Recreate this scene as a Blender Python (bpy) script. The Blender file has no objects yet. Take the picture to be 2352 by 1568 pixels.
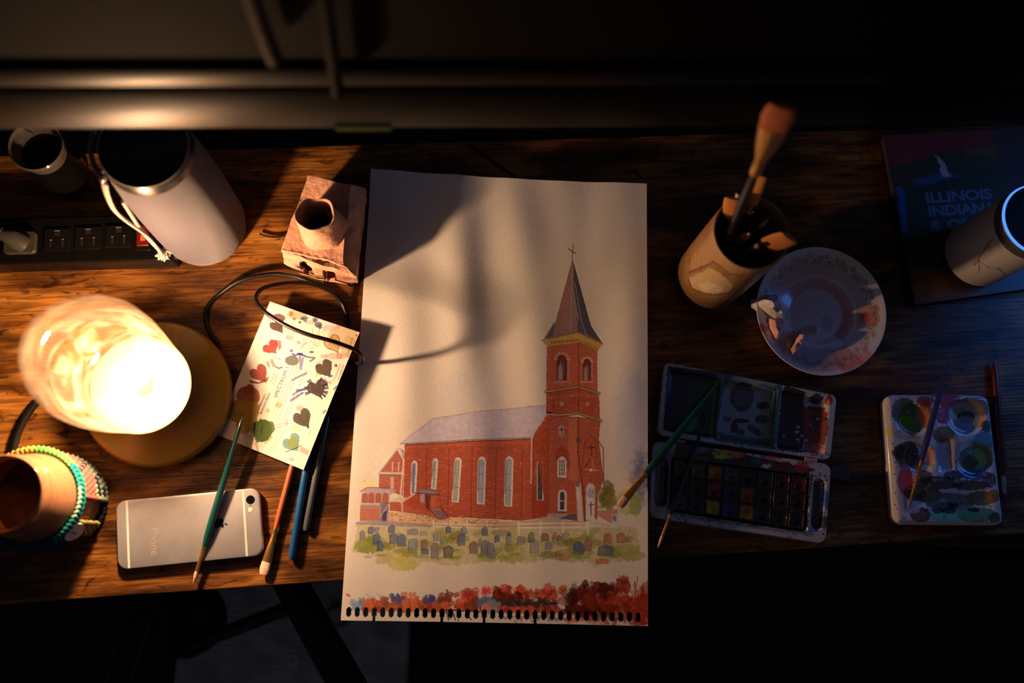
import bpy, bmesh, math, random
import numpy as np
from mathutils import Vector, Matrix
random.seed(7)
sc = bpy.context.scene
# ------------------------------------------------------------------ camera
FPX, CH = 2235.0, 0.986            # focal length in pixels (2352 wide), camera height above the desk top
_d = np.array([-144.0, 477.0, FPX]); _d /= np.linalg.norm(_d)
_up = -_d
_e = np.array([1.0, 0, 0]) - _d*_d[0]; _e /= np.linalg.norm(_e)
_g = np.cross(_up, _e); _a = -0.0277
CX = math.cos(_a)*_e + math.sin(_a)*_g
CY = np.cross(_up, CX)
cam_d = bpy.data.cameras.new('camera'); cam = bpy.data.objects.new('camera', cam_d)
sc.collection.objects.link(cam)
M = Matrix(((CX[0], -CX[1], -CX[2], 0), (CY[0], -CY[1], -CY[2], 0), (_up[0], -_up[1], -_up[2], CH), (0, 0, 0, 1)))
cam.matrix_world = M
cam_d.sensor_width = 36.0; cam_d.lens = FPX/2352*36
cam_d.clip_start = 0.01
cam_d.dof.use_dof = True; cam_d.dof.focus_distance = 0.99; cam_d.dof.aperture_fstop = 2.3
sc.camera = cam
# ------------------------------------------------------------------ world and light
W = bpy.data.worlds.new('room_dark'); sc.world = W; W.use_nodes = True
W.node_tree.nodes['Background'].inputs[0].default_value = (0.85, 0.72, 0.86, 1)
W.node_tree.nodes['Background'].inputs[1].default_value = 0.034
def area(name, loc, target, sx, sy, power, col):
    l = bpy.data.lights.new(name, 'AREA'); l.shape = 'RECTANGLE'; l.size = sx; l.size_y = sy; l.energy = power; l.color = col
    o = bpy.data.objects.new(name, l); sc.collection.objects.link(o); o.location = loc
    o.rotation_euler = (Vector(target)-Vector(loc)).to_track_quat('-Z', 'Y').to_euler()
    return o
area('laptop_screen_glow', (0.82, 0.34, 0.24), (0.50, 0.13, 0.0), 0.22, 0.16, 0.44, (0.05, 0.25, 1.0))
LAMP = 1900.0
sc.view_settings.view_transform = 'Standard'; sc.view_settings.look = 'None'
sc.view_settings.exposure = 0.0; sc.view_settings.gamma = 1.0; sc.view_settings.use_curve_mapping = False
sc.cycles.use_denoising = True
# ------------------------------------------------------------------ helpers
def P(px, py, z=0.0):
    """point of the place seen at pixel (px,py) at height z above the desk top"""
    dc = np.array([px-1176.0, py-784.0, FPX])
    w = np.array([dc@CX, dc@CY, dc@_up])
    t = (z-CH)/w[2]
    return np.array([w[0]*t, w[1]*t, z])
def Pn(pts, z=0.0):
    pts = np.asarray(pts, float)
    dc = np.stack([pts[:, 0]-1176.0, pts[:, 1]-784.0, np.full(len(pts), FPX)], 1)
    w = np.stack([dc@CX, dc@CY, dc@_up], 1); t = (z-CH)/w[:, 2]
    return w[:, :2]*t[:, None]
def lin(c):
    c = np.asarray(c, float)/255.0
    return np.where(c <= 0.04045, c/12.92, ((c+0.055)/1.055)**2.4)
def tag(o, label=None, cat=None, group=None, kind=None):
    if label: o['label'] = label
    if cat: o['category'] = cat
    if group: o['group'] = group
    if kind: o['kind'] = kind
    return o
def empty(name, loc, label=None, cat=None, group=None, kind=None):
    o = bpy.data.objects.new(name, None); sc.collection.objects.link(o); o.location = loc; o.empty_display_size = 0.01
    return tag(o, label, cat, group, kind)
def wloc(o):
    v = Vector((0, 0, 0))
    while o is not None: v += o.location; o = o.parent
    return v
def obj(name, V, F, mat, parent=None, smooth=35, uv=None, solid=0, bevel=0, sub=0, loc=None):
    """one mesh object; V in place coordinates, stored relative to the parent"""
    V = np.asarray(V, float)
    off = np.array(wloc(parent)) if parent is not None else (np.array(loc) if loc is not None else V.mean(0)*0)
    me = bpy.data.meshes.new(name); me.from_pydata([tuple(v) for v in (V-off)], [], [tuple(f) for f in F]); me.update()
    if uv is not None:
        l = me.uv_layers.new(name='UVMap')
        vi = np.empty(len(me.loops), int); me.loops.foreach_get('vertex_index', vi)
        l.data.foreach_set('uv', np.asarray(uv, np.float32)[vi].ravel())
    bm = bmesh.new(); bm.from_mesh(me); bmesh.ops.recalc_face_normals(bm, faces=bm.faces)
    if smooth:
        lim = math.radians(smooth)
        for f in bm.faces: f.smooth = True
        for e in bm.edges:
            if len(e.link_faces) == 2 and e.calc_face_angle(0) > lim: e.smooth = False
    bm.to_mesh(me); bm.free()
    if mat is not None: me.materials.append(mat)
    o = bpy.data.objects.new(name, me); sc.collection.objects.link(o)
    if parent is not None: o.parent = parent
    elif loc is not None: o.location = loc
    if solid:
        m = o.modifiers.new('t', 'SOLIDIFY'); m.thickness = solid; m.offset = -1
        m = o.modifiers.new('e', 'EDGE_SPLIT'); m.split_angle = math.radians(45)
    if bevel:
        m = o.modifiers.new('b', 'BEVEL'); m.width = bevel; m.segments = 3; m.limit_method = 'ANGLE'
    if sub:
        m = o.modifiers.new('s', 'SUBSURF'); m.levels = sub; m.render_levels = sub
    return o
def merge(*parts):
    V, F, n = [], [], 0
    for v, f in parts:
        V += [tuple(x) for x in v]; F += [tuple(i+n for i in g) for g in f]; n += len(v)
    return V, F
def lathe(prof, c, n=64, a0=0, jit=None):
    V, F = [], []
    for k, (r, z) in enumerate(prof):
        for i in range(n):
            t = 2*math.pi*i/n + a0
            rr = r
            if jit: rr = r + jit(t, z, r)
            V.append((c[0]+rr*math.cos(t), c[1]+rr*math.sin(t), c[2]+z))
    for k in range(len(prof)-1):
        for i in range(n):
            j = (i+1) % n
            F.append((k*n+i, k*n+j, (k+1)*n+j, (k+1)*n+i))
    return V, F
def spline(pts, m=8):
    pts = [np.asarray(p, float) for p in pts]
    out = []
    for i in range(len(pts)-1):
        p0 = pts[max(i-1, 0)]; p1 = pts[i]; p2 = pts[i+1]; p3 = pts[min(i+2, len(pts)-1)]
        for k in range(m):
            t = k/m
            out.append(0.5*((2*p1)+(-p0+p2)*t+(2*p0-5*p1+4*p2-p3)*t*t+(-p0+3*p1-3*p2+p3)*t**3))
    out.append(pts[-1]); return out
def tube(pts, rad, n=10, flat=1.0, fdir=None, cap=True):
    """swept tube; rad number or list; flat squashes across fdir"""
    pts = [np.asarray(p, float) for p in pts]; N = len(pts)
    if not hasattr(rad, '__len__'): rad = [rad]*N
    if not hasattr(flat, '__len__'): flat = [flat]*N
    V, F = [], []; prev = None
    for i, p in enumerate(pts):
        t = pts[min(i+1, N-1)]-pts[max(i-1, 0)]; t /= (np.linalg.norm(t)+1e-12)
        if prev is None:
            h = np.array(fdir if fdir is not None else (0, 0, 1.0)); 
            if abs(h@t) > 0.95: h = np.array((1.0, 0, 0))
            u = h-t*(h@t)
        else: u = prev-t*(prev@t)
        u /= np.linalg.norm(u); prev = u; v = np.cross(t, u)
        for k in range(n):
            a = 2*math.pi*k/n
            V.append(p+rad[i]*(u*math.cos(a)*flat[i]+v*math.sin(a)))
    for i in range(N-1):
        for k in range(n):
            j = (k+1) % n; F.append((i*n+k, i*n+j, (i+1)*n+j, (i+1)*n+k))
    if cap: F.append(tuple(range(n))); F.append(tuple((N-1)*n+k for k in range(n)))
    return V, F
def box(x0, x1, y0, y1, z0, z1):
    V = [(x, y, z) for z in (z0, z1) for y in (y0, y1) for x in (x0, x1)]
    return V, [(0, 2, 3, 1), (4, 5, 7, 6), (0, 1, 5, 4), (2, 6, 7, 3), (0, 4, 6, 2), (1, 3, 7, 5)]
def prism(poly, z0, z1):
    n = len(poly)
    V = [(x, y, z0) for x, y in poly]+[(x, y, z1) for x, y in poly]
    F = [tuple(range(n))[::-1], tuple(range(n, 2*n))]+[(i, (i+1) % n, n+(i+1) % n, n+i) for i in range(n)]
    return V, F
def rpoly(corners, r, m=6):
    """rounded polygon"""
    out = []; n = len(corners); c = [np.asarray(p, float)[:2] for p in corners]
    for i in range(n):
        a, b, d = c[i-1], c[i], c[(i+1) % n]
        u = (a-b)/np.linalg.norm(a-b); v = (d-b)/np.linalg.norm(d-b)
        h = math.acos(max(-1, min(1, u@v)))/2; L = r/math.tan(h)
        p, q = b+u*L, b+v*L; ctr = b+(u+v)/np.linalg.norm(u+v)*r/math.sin(h)
        a0 = math.atan2(*(p-ctr)[::-1]); a1 = math.atan2(*(q-ctr)[::-1]); dd = (a1-a0+math.pi) % (2*math.pi)-math.pi
        for k in range(m+1):
            t = a0+dd*k/m; out.append(ctr+r*np.array([math.cos(t), math.sin(t)]))
    return out
def ball(c, r, n=8, m=6, sx=1, sy=1, sz=1, rz=0):
    V, F = [], []
    for i in range(m+1):
        ph = math.pi*i/m
        for k in range(n):
            a = 2*math.pi*k/n; x = sx*r*math.sin(ph)*math.cos(a); y = sy*r*math.sin(ph)*math.sin(a)
            V.append((c[0]+x*math.cos(rz)-y*math.sin(rz), c[1]+x*math.sin(rz)+y*math.cos(rz), c[2]+sz*r*math.cos(ph)))
    for i in range(m):
        for k in range(n):
            j = (k+1) % n; F.append((i*n+k, i*n+j, (i+1)*n+j, (i+1)*n+k))
    return V, F
# ---- value noise
_nc = {}
def vnoise(h, w, cell, seed):
    key = (h, w, cell, seed)
    if key in _nc: return _nc[key]
    rs = np.random.RandomState(seed); gh, gw = int(h/cell)+3, int(w/cell)+3
    g = rs.rand(gh, gw).astype(np.float32)
    y = np.arange(h)/cell; x = np.arange(w)/cell
    yi = y.astype(int); xi = x.astype(int); fy = (y-yi); fx = (x-xi)
    fy = (fy*fy*(3-2*fy))[:, None]; fx = (fx*fx*(3-2*fx))[None]
    a = g[yi][:, xi]; b = g[yi][:, xi+1]; c = g[yi+1][:, xi]; d = g[yi+1][:, xi+1]
    r = ((a*(1-fx)+b*fx)*(1-fy)+(c*(1-fx)+d*fx)*fy).astype(np.float32)
    _nc[key] = r; return r
def fbm1(x, y, s):   # smooth pseudo noise for geometry
    return (math.sin(x*s*1.7+1.3)*math.cos(y*s*1.3+0.7)+0.5*math.sin(x*s*3.1+y*s*2.3)+0.35*math.cos(y*s*5.3-x*s*4.1))/1.85
class Canvas:
    """flat print / watercolour on a surface: an albedo picture computed here, colours given as seen in the photo and divided by the light there"""
    def __init__(s, bounds, ppm, base, z=0.0, ref=None, tf=None):
        s.x0, s.y0, s.x1, s.y1 = bounds; s.ppm = ppm; s.z = z; s.ref = ref; s.tf = tf
        s.w = int(round((s.x1-s.x0)*ppm)); s.h = int(round((s.y1-s.y0)*ppm))
        s.a = np.empty((s.h, s.w, 3), np.float32); s.a[:] = base
    def col(s, c, ref=None):
        ref = ref or s.ref
        if ref is None: return np.asarray(c, float)
        return np.clip(lin(c)/lin(ref)*0.82, 0.004, 0.9)
    def to(s, pts):
        if s.tf: q = s.tf(np.asarray(pts, float))
        else: q = Pn(pts, s.z)
        return np.stack([(q[:, 0]-s.x0)*s.ppm, (q[:, 1]-s.y0)*s.ppm], 1)
    def _paint(s, Q, closed, width, col, a, wob, soft, tex, edge, mul=False):
        pad = width/2+wob+soft*2+2
        x0 = max(0, int(Q[:, 0].min()-pad)); x1 = min(s.w, int(Q[:, 0].max()+pad)+1)
        y0 = max(0, int(Q[:, 1].min()-pad)); y1 = min(s.h, int(Q[:, 1].max()+pad)+1)
        if x1 <= x0 or y1 <= y0: return
        Y, X = np.mgrid[y0:y1, x0:x1].astype(np.float32)
        if wob:
            n1 = vnoise(s.h, s.w, 9, 11)[y0:y1, x0:x1]-.5; n2 = vnoise(s.h, s.w, 9, 12)[y0:y1, x0:x1]-.5
            n3 = vnoise(s.h, s.w, 3, 13)[y0:y1, x0:x1]-.5
            X = X+(n1*2+n3)*wob; Y = Y+(n2*2-n3)*wob
        D = np.full(X.shape, 1e9, np.float32); ins = np.zeros(X.shape, bool)
        n = len(Q)
        for i in range(n if closed else n-1):
            ax, ay = Q[i]; bx, by = Q[(i+1) % n]; dx, dy = bx-ax, by-ay; L = dx*dx+dy*dy+1e-9
            t = np.clip(((X-ax)*dx+(Y-ay)*dy)/L, 0, 1)
            D = np.minimum(D, (X-ax-t*dx)**2+(Y-ay-t*dy)**2)
            if closed and abs(dy) > 1e-9:
                c = ((ay > Y) != (by > Y)) & (X < dx*(Y-ay)/dy+ax); ins ^= c
        D = np.sqrt(D)
        sd = np.where(ins, D, -D) if closed else width/2-D
        m = np.clip(sd/soft+.5, 0, 1)*a
        c = np.asarray(col, np.float32)*np.ones(3, np.float32)
        if tex:
            nz = vnoise(s.h, s.w, 14, 21)[y0:y1, x0:x1]*.65+vnoise(s.h, s.w, 4, 22)[y0:y1, x0:x1]*.35
            m = m*(1-.3*tex*nz); c = c*(1-1.2*tex*(nz-.5))[..., None]
        if edge:
            c = c*(1-edge*np.exp(-np.maximum(sd, 0)/3.0))[..., None]
        m = m[..., None]; R = s.a[y0:y1, x0:x1]
        s.a[y0:y1, x0:x1] = R*(1-m)+m*(R*c if mul else c)
    def poly(s, pts, col, a=1, wob=1.2, soft=1.2, tex=.15, edge=.15, ref=None, mul=False):
        s._paint(s.to(pts), True, 0, s.col(col, ref), a, wob, soft, tex, edge, mul)
    def line(s, pts, w, col, a=1, wob=.5, soft=1.0, tex=.1, ref=None):   # w in photo pixels
        Q = s.to(pts); k = np.linalg.norm(s.to([(pts[0][0]+1, pts[0][1])])[0]-Q[0])
        s._paint(Q, False, max(w*k, .8), s.col(col, ref), a, wob, soft, tex, 0)
    def blob(s, cx, cy, rx, ry, col, a=1, wob=2.5, rot=0, **k):
        n = 14; c, d = math.cos(rot), math.sin(rot)
        s.poly([(cx+rx*math.cos(t)*c-ry*math.sin(t)*d, cy+rx*math.cos(t)*d+ry*math.sin(t)*c) for t in [2*math.pi*i/n for i in range(n)]], col, a, wob, **k)
    def image(s, name):
        im = bpy.data.images.new(name, s.w, s.h, float_buffer=False, alpha=False)
        o = np.ones((s.h, s.w, 4), np.float32); A = np.clip(s.a, 0, 1)
        o[..., :3] = np.where(A <= .0031308, A*12.92, 1.055*np.power(np.maximum(A, 1e-6), 1/2.4)-.055)
        im.pixels.foreach_set(o.ravel()); im.pack(); return im
    def uv(s, V):
        V = np.asarray(V, float); return np.stack([(V[:, 0]-s.x0)/(s.x1-s.x0), (V[:, 1]-s.y0)/(s.y1-s.y0)], 1)
def crop(ox, oy, k): return lambda *p: [(ox+x/k, oy+y/k) for x, y in p]
# ------------------------------------------------------------------ materials
def mat(name, col=(.5, .5, .5), rough=.5, metal=0, spec=.5, emit=None, es=0, bump=None, trans=0, coat=0, sheen=0, varc=None):
    """bump=(scale,strength,distance[,stretch]); varc=(colour2,scale,contrast)"""
    m = bpy.data.materials.new(name); m.use_nodes = True; nt = m.node_tree; b = nt.nodes['Principled BSDF']
    b.inputs['Base Color'].default_value = (*col, 1); b.inputs['Roughness'].default_value = rough
    b.inputs['Metallic'].default_value = metal; b.inputs['Specular IOR Level'].default_value = spec
    b.inputs['Transmission Weight'].default_value = trans; b.inputs['Coat Weight'].default_value = coat; b.inputs['Sheen Weight'].default_value = sheen
    if emit: b.inputs['Emission Color'].default_value = (*emit, 1); b.inputs['Emission Strength'].default_value = es
    tc = nt.nodes.new('ShaderNodeTexCoord')
    if varc is None and col is not None: varc = (tuple(c*.8 for c in col), 60, .5)
    n = nt.nodes.new('ShaderNodeTexNoise'); n.inputs['Scale'].default_value = varc[1]; n.inputs['Detail'].default_value = 4
    nt.links.new(tc.outputs['Object'], n.inputs['Vector'])
    r = nt.nodes.new('ShaderNodeMapRange'); r.inputs[1].default_value = .5-.5*varc[2]; r.inputs[2].default_value = .5+.5*varc[2]
    nt.links.new(n.outputs['Fac'], r.inputs[0])
    mx = nt.nodes.new('ShaderNodeMix'); mx.data_type = 'RGBA'; mx.inputs[6].default_value = (*col, 1); mx.inputs[7].default_value = (*varc[0], 1)
    nt.links.new(r.outputs[0], mx.inputs[0]); nt.links.new(mx.outputs[2], b.inputs['Base Color'])
    if bump: addbump(m, *bump)
    return m
def addbump(m, scale, strength, dist, stretch=(1, 1, 1), rot=0):
    nt = m.node_tree; b = nt.nodes['Principled BSDF']
    tc = nt.nodes.new('ShaderNodeTexCoord'); mp = nt.nodes.new('ShaderNodeMapping'); mp.inputs['Scale'].default_value = stretch; mp.inputs['Rotation'].default_value = (0, 0, rot)
    n = nt.nodes.new('ShaderNodeTexNoise'); n.inputs['Scale'].default_value = scale; n.inputs['Detail'].default_value = 6
    nt.links.new(tc.outputs['Object'], mp.inputs[0]); nt.links.new(mp.outputs[0], n.inputs['Vector'])
    bp = nt.nodes.new('ShaderNodeBump'); bp.inputs['Strength'].default_value = strength; bp.inputs['Distance'].default_value = dist
    nt.links.new(n.outputs['Fac'], bp.inputs['Height']); nt.links.new(bp.outputs[0], b.inputs['Normal'])
def imat(name, cv, rough=.8, spec=.3, bump=None, coat=0):
    m = bpy.data.materials.new(name); m.use_nodes = True; nt = m.node_tree; b = nt.nodes['Principled BSDF']
    t = nt.nodes.new('ShaderNodeTexImage'); t.image = cv.image(name); t.extension = 'EXTEND'
    nt.links.new(t.outputs[0], b.inputs['Base Color']); b.inputs['Roughness'].default_value = rough; b.inputs['Specular IOR Level'].default_value = spec
    b.inputs['Coat Weight'].default_value = coat; b.inputs['Coat Roughness'].default_value = .08
    if bump: addbump(m, *bump)
    return m
def glassy(name, col, fac, rough=.05, dif=(.5, .3, .2), difw=0.0):
    """clear wall: see-through + a thin reflective skin (+ a little milky body)"""
    m = bpy.data.materials.new(name); m.use_nodes = True; nt = m.node_tree; nt.nodes.clear()
    o = nt.nodes.new('ShaderNodeOutputMaterial'); tr = nt.nodes.new('ShaderNodeBsdfTransparent'); tr.inputs[0].default_value = (*col, 1)
    gl = nt.nodes.new('ShaderNodeBsdfGlossy'); gl.inputs['Roughness'].default_value = rough
    df = nt.nodes.new('ShaderNodeBsdfDiffuse'); df.inputs[0].default_value = (*dif, 1)
    n = nt.nodes.new('ShaderNodeTexNoise'); n.inputs['Scale'].default_value = 30
    lw = nt.nodes.new('ShaderNodeLayerWeight'); lw.inputs[0].default_value = fac
    m1 = nt.nodes.new('ShaderNodeMixShader'); m2 = nt.nodes.new('ShaderNodeMixShader'); m1.inputs[0].default_value = difw
    if difw:
        mr = nt.nodes.new('ShaderNodeMapRange'); mr.inputs[3].default_value = difw*.8; mr.inputs[4].default_value = min(1, difw*1.2)
        nt.links.new(n.outputs[0], mr.inputs[0]); nt.links.new(mr.outputs[0], m1.inputs[0])
    nt.links.new(tr.outputs[0], m1.inputs[1]); nt.links.new(df.outputs[0], m1.inputs[2])
    nt.links.new(lw.outputs['Fresnel'], m2.inputs[0]); nt.links.new(m1.outputs[0], m2.inputs[1]); nt.links.new(gl.outputs[0], m2.inputs[2])
    nt.links.new(m2.outputs[0], o.inputs[0]); return m
def text_geo(body, size, offset=0.0, spacing=1.0):
    c = bpy.data.curves.new('t', 'FONT'); c.body = body; c.size = size; c.offset = offset; c.space_character = spacing; c.resolution_u = 3; c.align_x = 'LEFT'
    o = bpy.data.objects.new('t', c); sc.collection.objects.link(o)
    dg = bpy.context.evaluated_depsgraph_get(); me = o.evaluated_get(dg).to_mesh()
    V = [tuple(v.co) for v in me.vertices]; F = [tuple(p.vertices) for p in me.polygons]
    o.evaluated_get(dg).to_mesh_clear(); bpy.data.objects.remove(o); bpy.data.curves.remove(c)
    return np.array(V), F
BLACKM = mat('black_plastic', (.005, .0045, .004), .45, spec=.2)
RUBBER = mat('black_rubber', (.005, .0045, .004), .38, spec=.35)
# ------------------------------------------------------------------ desk, floor
fa, fb = P(0, 1388)[:2], P(790, 1333)[:2]; ba, bb = P(0, 357)[:2], P(820, 332)[:2]
def onl(a, b, x): return (x, a[1]+(b[1]-a[1])*(x-a[0])/(b[0]-a[0]))
DA = math.atan2(fb[1]-fa[1], fb[0]-fa[0])
XL, XR = -0.95, 0.95
DT = [onl(fa, fb, XL), onl(fa, fb, XR), onl(ba, bb, XR), onl(ba, bb, XL)]
def wood_material():
    m = bpy.data.materials.new('rustic_brown_wood'); m.use_nodes = True; nt = m.node_tree; b = nt.nodes['Principled BSDF']; N = nt.nodes.new; L = nt.links.new
    tc = N('ShaderNodeTexCoord'); mp = N('ShaderNodeMapping'); mp.inputs['Rotation'].default_value = (0, 0, -DA); L(tc.outputs['Object'], mp.inputs[0])
    def noise(sx, sy, sc_, det, dis=0):
        q = N('ShaderNodeMapping'); q.inputs['Scale'].default_value = (sx, sy, 1); L(mp.outputs[0], q.inputs[0])
        n = N('ShaderNodeTexNoise'); n.inputs['Scale'].default_value = sc_; n.inputs['Detail'].default_value = det; n.inputs['Distortion'].default_value = dis; L(q.outputs[0], n.inputs['Vector']); return n
    def ramp(src, stops):
        r = N('ShaderNodeValToRGB'); r.color_ramp.elements[0].position = stops[0][0]; r.color_ramp.elements[0].color = (*stops[0][1], 1)
        r.color_ramp.elements[1].position = stops[-1][0]; r.color_ramp.elements[1].color = (*stops[-1][1], 1)
        for p, c in stops[1:-1]:
            e = r.color_ramp.elements.new(p); e.color = (*c, 1)
        L(src, r.inputs[0]); return r
    def mul(a, c, f=1):
        x = N('ShaderNodeMix'); x.data_type = 'RGBA'; x.blend_type = 'MULTIPLY'; x.inputs[0].default_value = f; L(a, x.inputs[6]); L(c, x.inputs[7]); return x.outputs[2]
    base = ramp(noise(1, 3.2, 9, 5, .6).outputs[0], [(.30, (.030, .010, .002)), (.45, (.11, .042, .008)), (.58, (.26, .105, .018)), (.75, (.44, .20, .040))])
    grain = ramp(noise(1, 14, 22, 8, .3).outputs[0], [(.38, (.30, .22, .17)), (.60, (1, 1, 1))])
    spots = ramp(noise(1, 2.6, 34, 6, 1.6).outputs[0], [(.33, (.14, .10, .08)), (.43, (1, 1, 1))])
    c = mul(mul(base.outputs[0], grain.outputs[0], .85), spots.outputs[0], .8)
    L(c, b.inputs['Base Color'])
    b.inputs['Roughness'].default_value = .34; b.inputs['Specular IOR Level'].default_value = .35
    w = noise(1, 30, 14, 5, .4); bp = N('ShaderNodeBump'); bp.inputs['Strength'].default_value = .6; bp.inputs['Distance'].default_value = .0012
    L(w.outputs[0], bp.inputs['Height']); L(bp.outputs[0], b.inputs['Normal']); return m
desk = empty('desk', (0, 0.2, -.022), 'rustic brown wooden desk with a black metal frame under the painting', 'desk')
V, F = prism(DT, -.022, 0); obj('desktop', V, F, wood_material(), desk, bevel=.0012)
FRAME = mat('black_powdercoat', (.012, .012, .013), .45, bump=(300, .2, .0005))
for sx in (XL+.05, XR-.05):
    for yy in (.03, .40):
        V, F = box(sx-.02, sx+.02, yy-.02+math.sin(DA)*0, yy+.02, -.74, -.0225); obj('leg', V, F, FRAME, desk, bevel=.002)
for yy in (.03, .40):
    V, F = box(XL+.07, XR-.07, yy-.012, yy+.012, -.05, -.0225); obj('frame_rail', V, F, FRAME, desk, bevel=.002)
FL = mat('dark_floor', (.006, .006, .007), .7, varc=((.004, .004, .005), 4, .6))
V, F = box(-2.2, 2.4, -1.6, 2.0, -.80, -.74); tag(obj('floor', V, F, FL), 'dark bare floor below the desk', kind='structure')
V, F = box(-2.2, 2.4, 1.50, 1.55, -.74, 1.5); tag(obj('wall_back', V, F, mat('dark_wall', (.010, .009, .009), .9)), 'dark wall behind the desk', kind='structure')
# woven rug : ribs of weave as real ridges
rv = [P(350, 1300, -.728), P(760, 1300, -.728), P(930, 1640, -.728), P(330, 1640, -.728)]
RUGM = mat('blue_grey_weave', (.66, .80, .84), .95, varc=((.32, .40, .42), 22, .5))
addbump(RUGM, 60, 1, .004, (1, 5, 1))
rug = empty('woven_rug', (rv[3][0], rv[3][1], -.74), 'dark blue-grey woven rug on the floor below the front edge of the desk', 'rug')
x0, x1 = rv[3][0]-.25, rv[2][0]+.0; y0, y1 = rv[3][1]-.15, .25
V, F = [], []
ny = 150
for j in range(ny+1):
    y = y0+(y1-y0)*j/ny
    for i in range(31):
        x = x0+(x1-x0)*i/30
        V.append((x, y, -.7318+(.0035 if j % 2 else 0)+.0012*math.sin(i*2.1+j*.7)))
for j in range(ny):
    for i in range(30): a = j*31+i; F.append((a, a+1, a+32, a+31))
obj('woven_pile', V, F, RUGM, rug)
V, F = box(x0, x1, y0, y1, -.7398, -.7352); obj('rug_backing', V, F, RUGM, rug)
# little tag lying on the rug
p = P(672, 1520, -.727); V, F = box(p[0]-.008, p[0]+.008, p[1]-.012, p[1]+.012, -.7278, -.7262)
t = obj('paper_tag', V, F, mat('pale_tag', (.75, .75, .85), .8), loc=tuple(p), bevel=.001); t.rotation_euler[2] = .05
tag(t, 'small pale square tag lying on the dark woven rug', 'tag')
V, F = tube([p+np.array((0, .003, .0008)), p+np.array((0, .003, .0018))], .003, 12); obj('printed_dot', V, F, mat('grey_print', (.12, .12, .14), .8), t)
# desk chair pushed under the front edge
CHM = mat('black_fabric', (.010, .010, .011), .75, bump=(600, .5, .0006))
TUB = mat('dark_metal_tube', (.05, .05, .055), .35, metal=.6)
ch = empty('desk_chair', tuple(P(350, 1500, -.74)), 'black padded chair with slim metal tubes pushed under the left front of the desk', 'chair')
z = -.29
pl = rpoly([P(-250, 1390, z), P(400, 1335, z), P(388, 1480, z), P(350, 1760, z), P(-250, 1800, z)], .03)
V, F = prism(pl, z-.06, z); obj('seat', V, F, CHM, ch, bevel=.012)
V, F = tube(spline([P(400, 1350, -.34), P(455, 1385, -.34), P(470, 1430, -.35), P(430, 1462, -.37), P(380, 1440, -.37)]), .028, 12); obj('seat_bracket', V, F, CHM, ch)
for a, b_ in (((640, 1290), (870, 1700)),):
    V, F = tube([P(*a, -.12), P(745, 1480, -.12), P(*b_, -.12)], [.018, .019, .02], 12, flat=.8); obj('armrest', V, F, CHM, ch)
    V, F = tube([P(700, 1390, -.14), P(650, 1400, -.30), P(395, 1500, -.335)], .009, 10); obj('arm_bracket', V, F, FRAME, ch)
for a, b_ in (((297, 1395), (225, 1640)), ((347, 1425), (300, 1570))):
    V, F = tube([P(*a, z+.012), P((a[0]+b_[0])/2-4, (a[1]+b_[1])/2, z+.014), P(*b_, z+.012)], .0028, 10); obj('sheen_tube', V, F, TUB, ch)  # thin tubes in place of sheen streaks on the chair frame
for px, py in ((20, 1440), (330, 1440), (0, 1700), (330, 1720)):
    q = P(px, py, z-.05); V, F = tube([q, np.array((q[0], q[1], -.7275))], .012, 10); obj('leg', V, F, TUB, ch)
# small green thing standing on the floor right of the chair arm
q = P(776, 1440, -.68)
gb = empty('small_green_bottle', (q[0], q[1], -.74), 'small dim green bottle with a pale cap on the floor below the painting', 'bottle')
V, F = lathe([(0, 0), (.020, 0), (.021, .01), (.021, .06), (.012, .075), (.010, .08), (0, .08)], (q[0], q[1]+.02, -.74), 24); obj('body', V, F, mat('green_plastic', (.05, .16, .04), .4), gb)
V, F = lathe([(0, .0802), (.012, .0802), (.012, .093), (0, .094)], (q[0], q[1]+.02, -.74), 24); obj('cap', V, F, mat('pale_cap', (.4, .4, .4), .5), gb)
# ------------------------------------------------------------------ monitor above the back edge
_m0, _m1 = P(0, 307, .31), P(2352, 297, .31); MA = math.atan2(_m1[1]-_m0[1], _m1[0]-_m0[0]); MY = 0.0
_MC, _MS = math.cos(MA), math.sin(MA)
def MW(x, y, z): return (_m0[0]+(x+.55)*_MC-y*_MS, _m0[1]+(x+.55)*_MS+y*_MC, z+.01)
MON = mat('satin_bezel', (.006, .0048, .0036), .42, spec=.10, varc=((.005, .004, .003), 9, .5), bump=(7, .12, .01, (0.3, 2, 2)))
SCR = mat('matte_screen', (.0015, .0015, .0015), .8, spec=.04)
mon = empty('monitor', (.1, .56, .0), 'large dark monitor with a satin lower bezel standing behind the desk items', 'monitor')
def mslab(name, z0, z1, y0, dep, m, tilt=.14, r=.004, x0=-.95, x1=1.05):
    pr = [(y0, z0+r), (y0+r*.3, z0+r*.3), (y0+r, z0), (y0+dep, z0), (y0+dep, z1), (y0+r, z1), (y0+r*.3, z1-r*.3), (y0, z1-r)]
    pr = [(y+(z-.30)*math.tan(tilt), z) for y, z in pr]; n = len(pr)
    V = [MW(x, y, z) for x in (x0, x1) for y, z in pr]
    F = [tuple(range(n)), tuple(range(n, 2*n))]+[(i, (i+1) % n, n+(i+1) % n, n+i) for i in range(n)]
    return obj(name, V, F, m, mon)
mslab('lower_bezel', .300, .352, MY, .030, MON, r=.008)
mslab('bezel_groove', .3522, .3545, MY+.003, .02, BLACKM, r=.0004)
mslab('upper_bezel', .3548, .374, MY+.001, .024, MON, r=.003)
mslab('screen', .3745, .80, MY+.005, .014, SCR, r=.001)
V, F = box(.45, .65, .03, .60, .50, .62); V = [MW(*v) for v in V]; obj('wall_arm', V, F, BLACKM, mon, bevel=.004)
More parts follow.
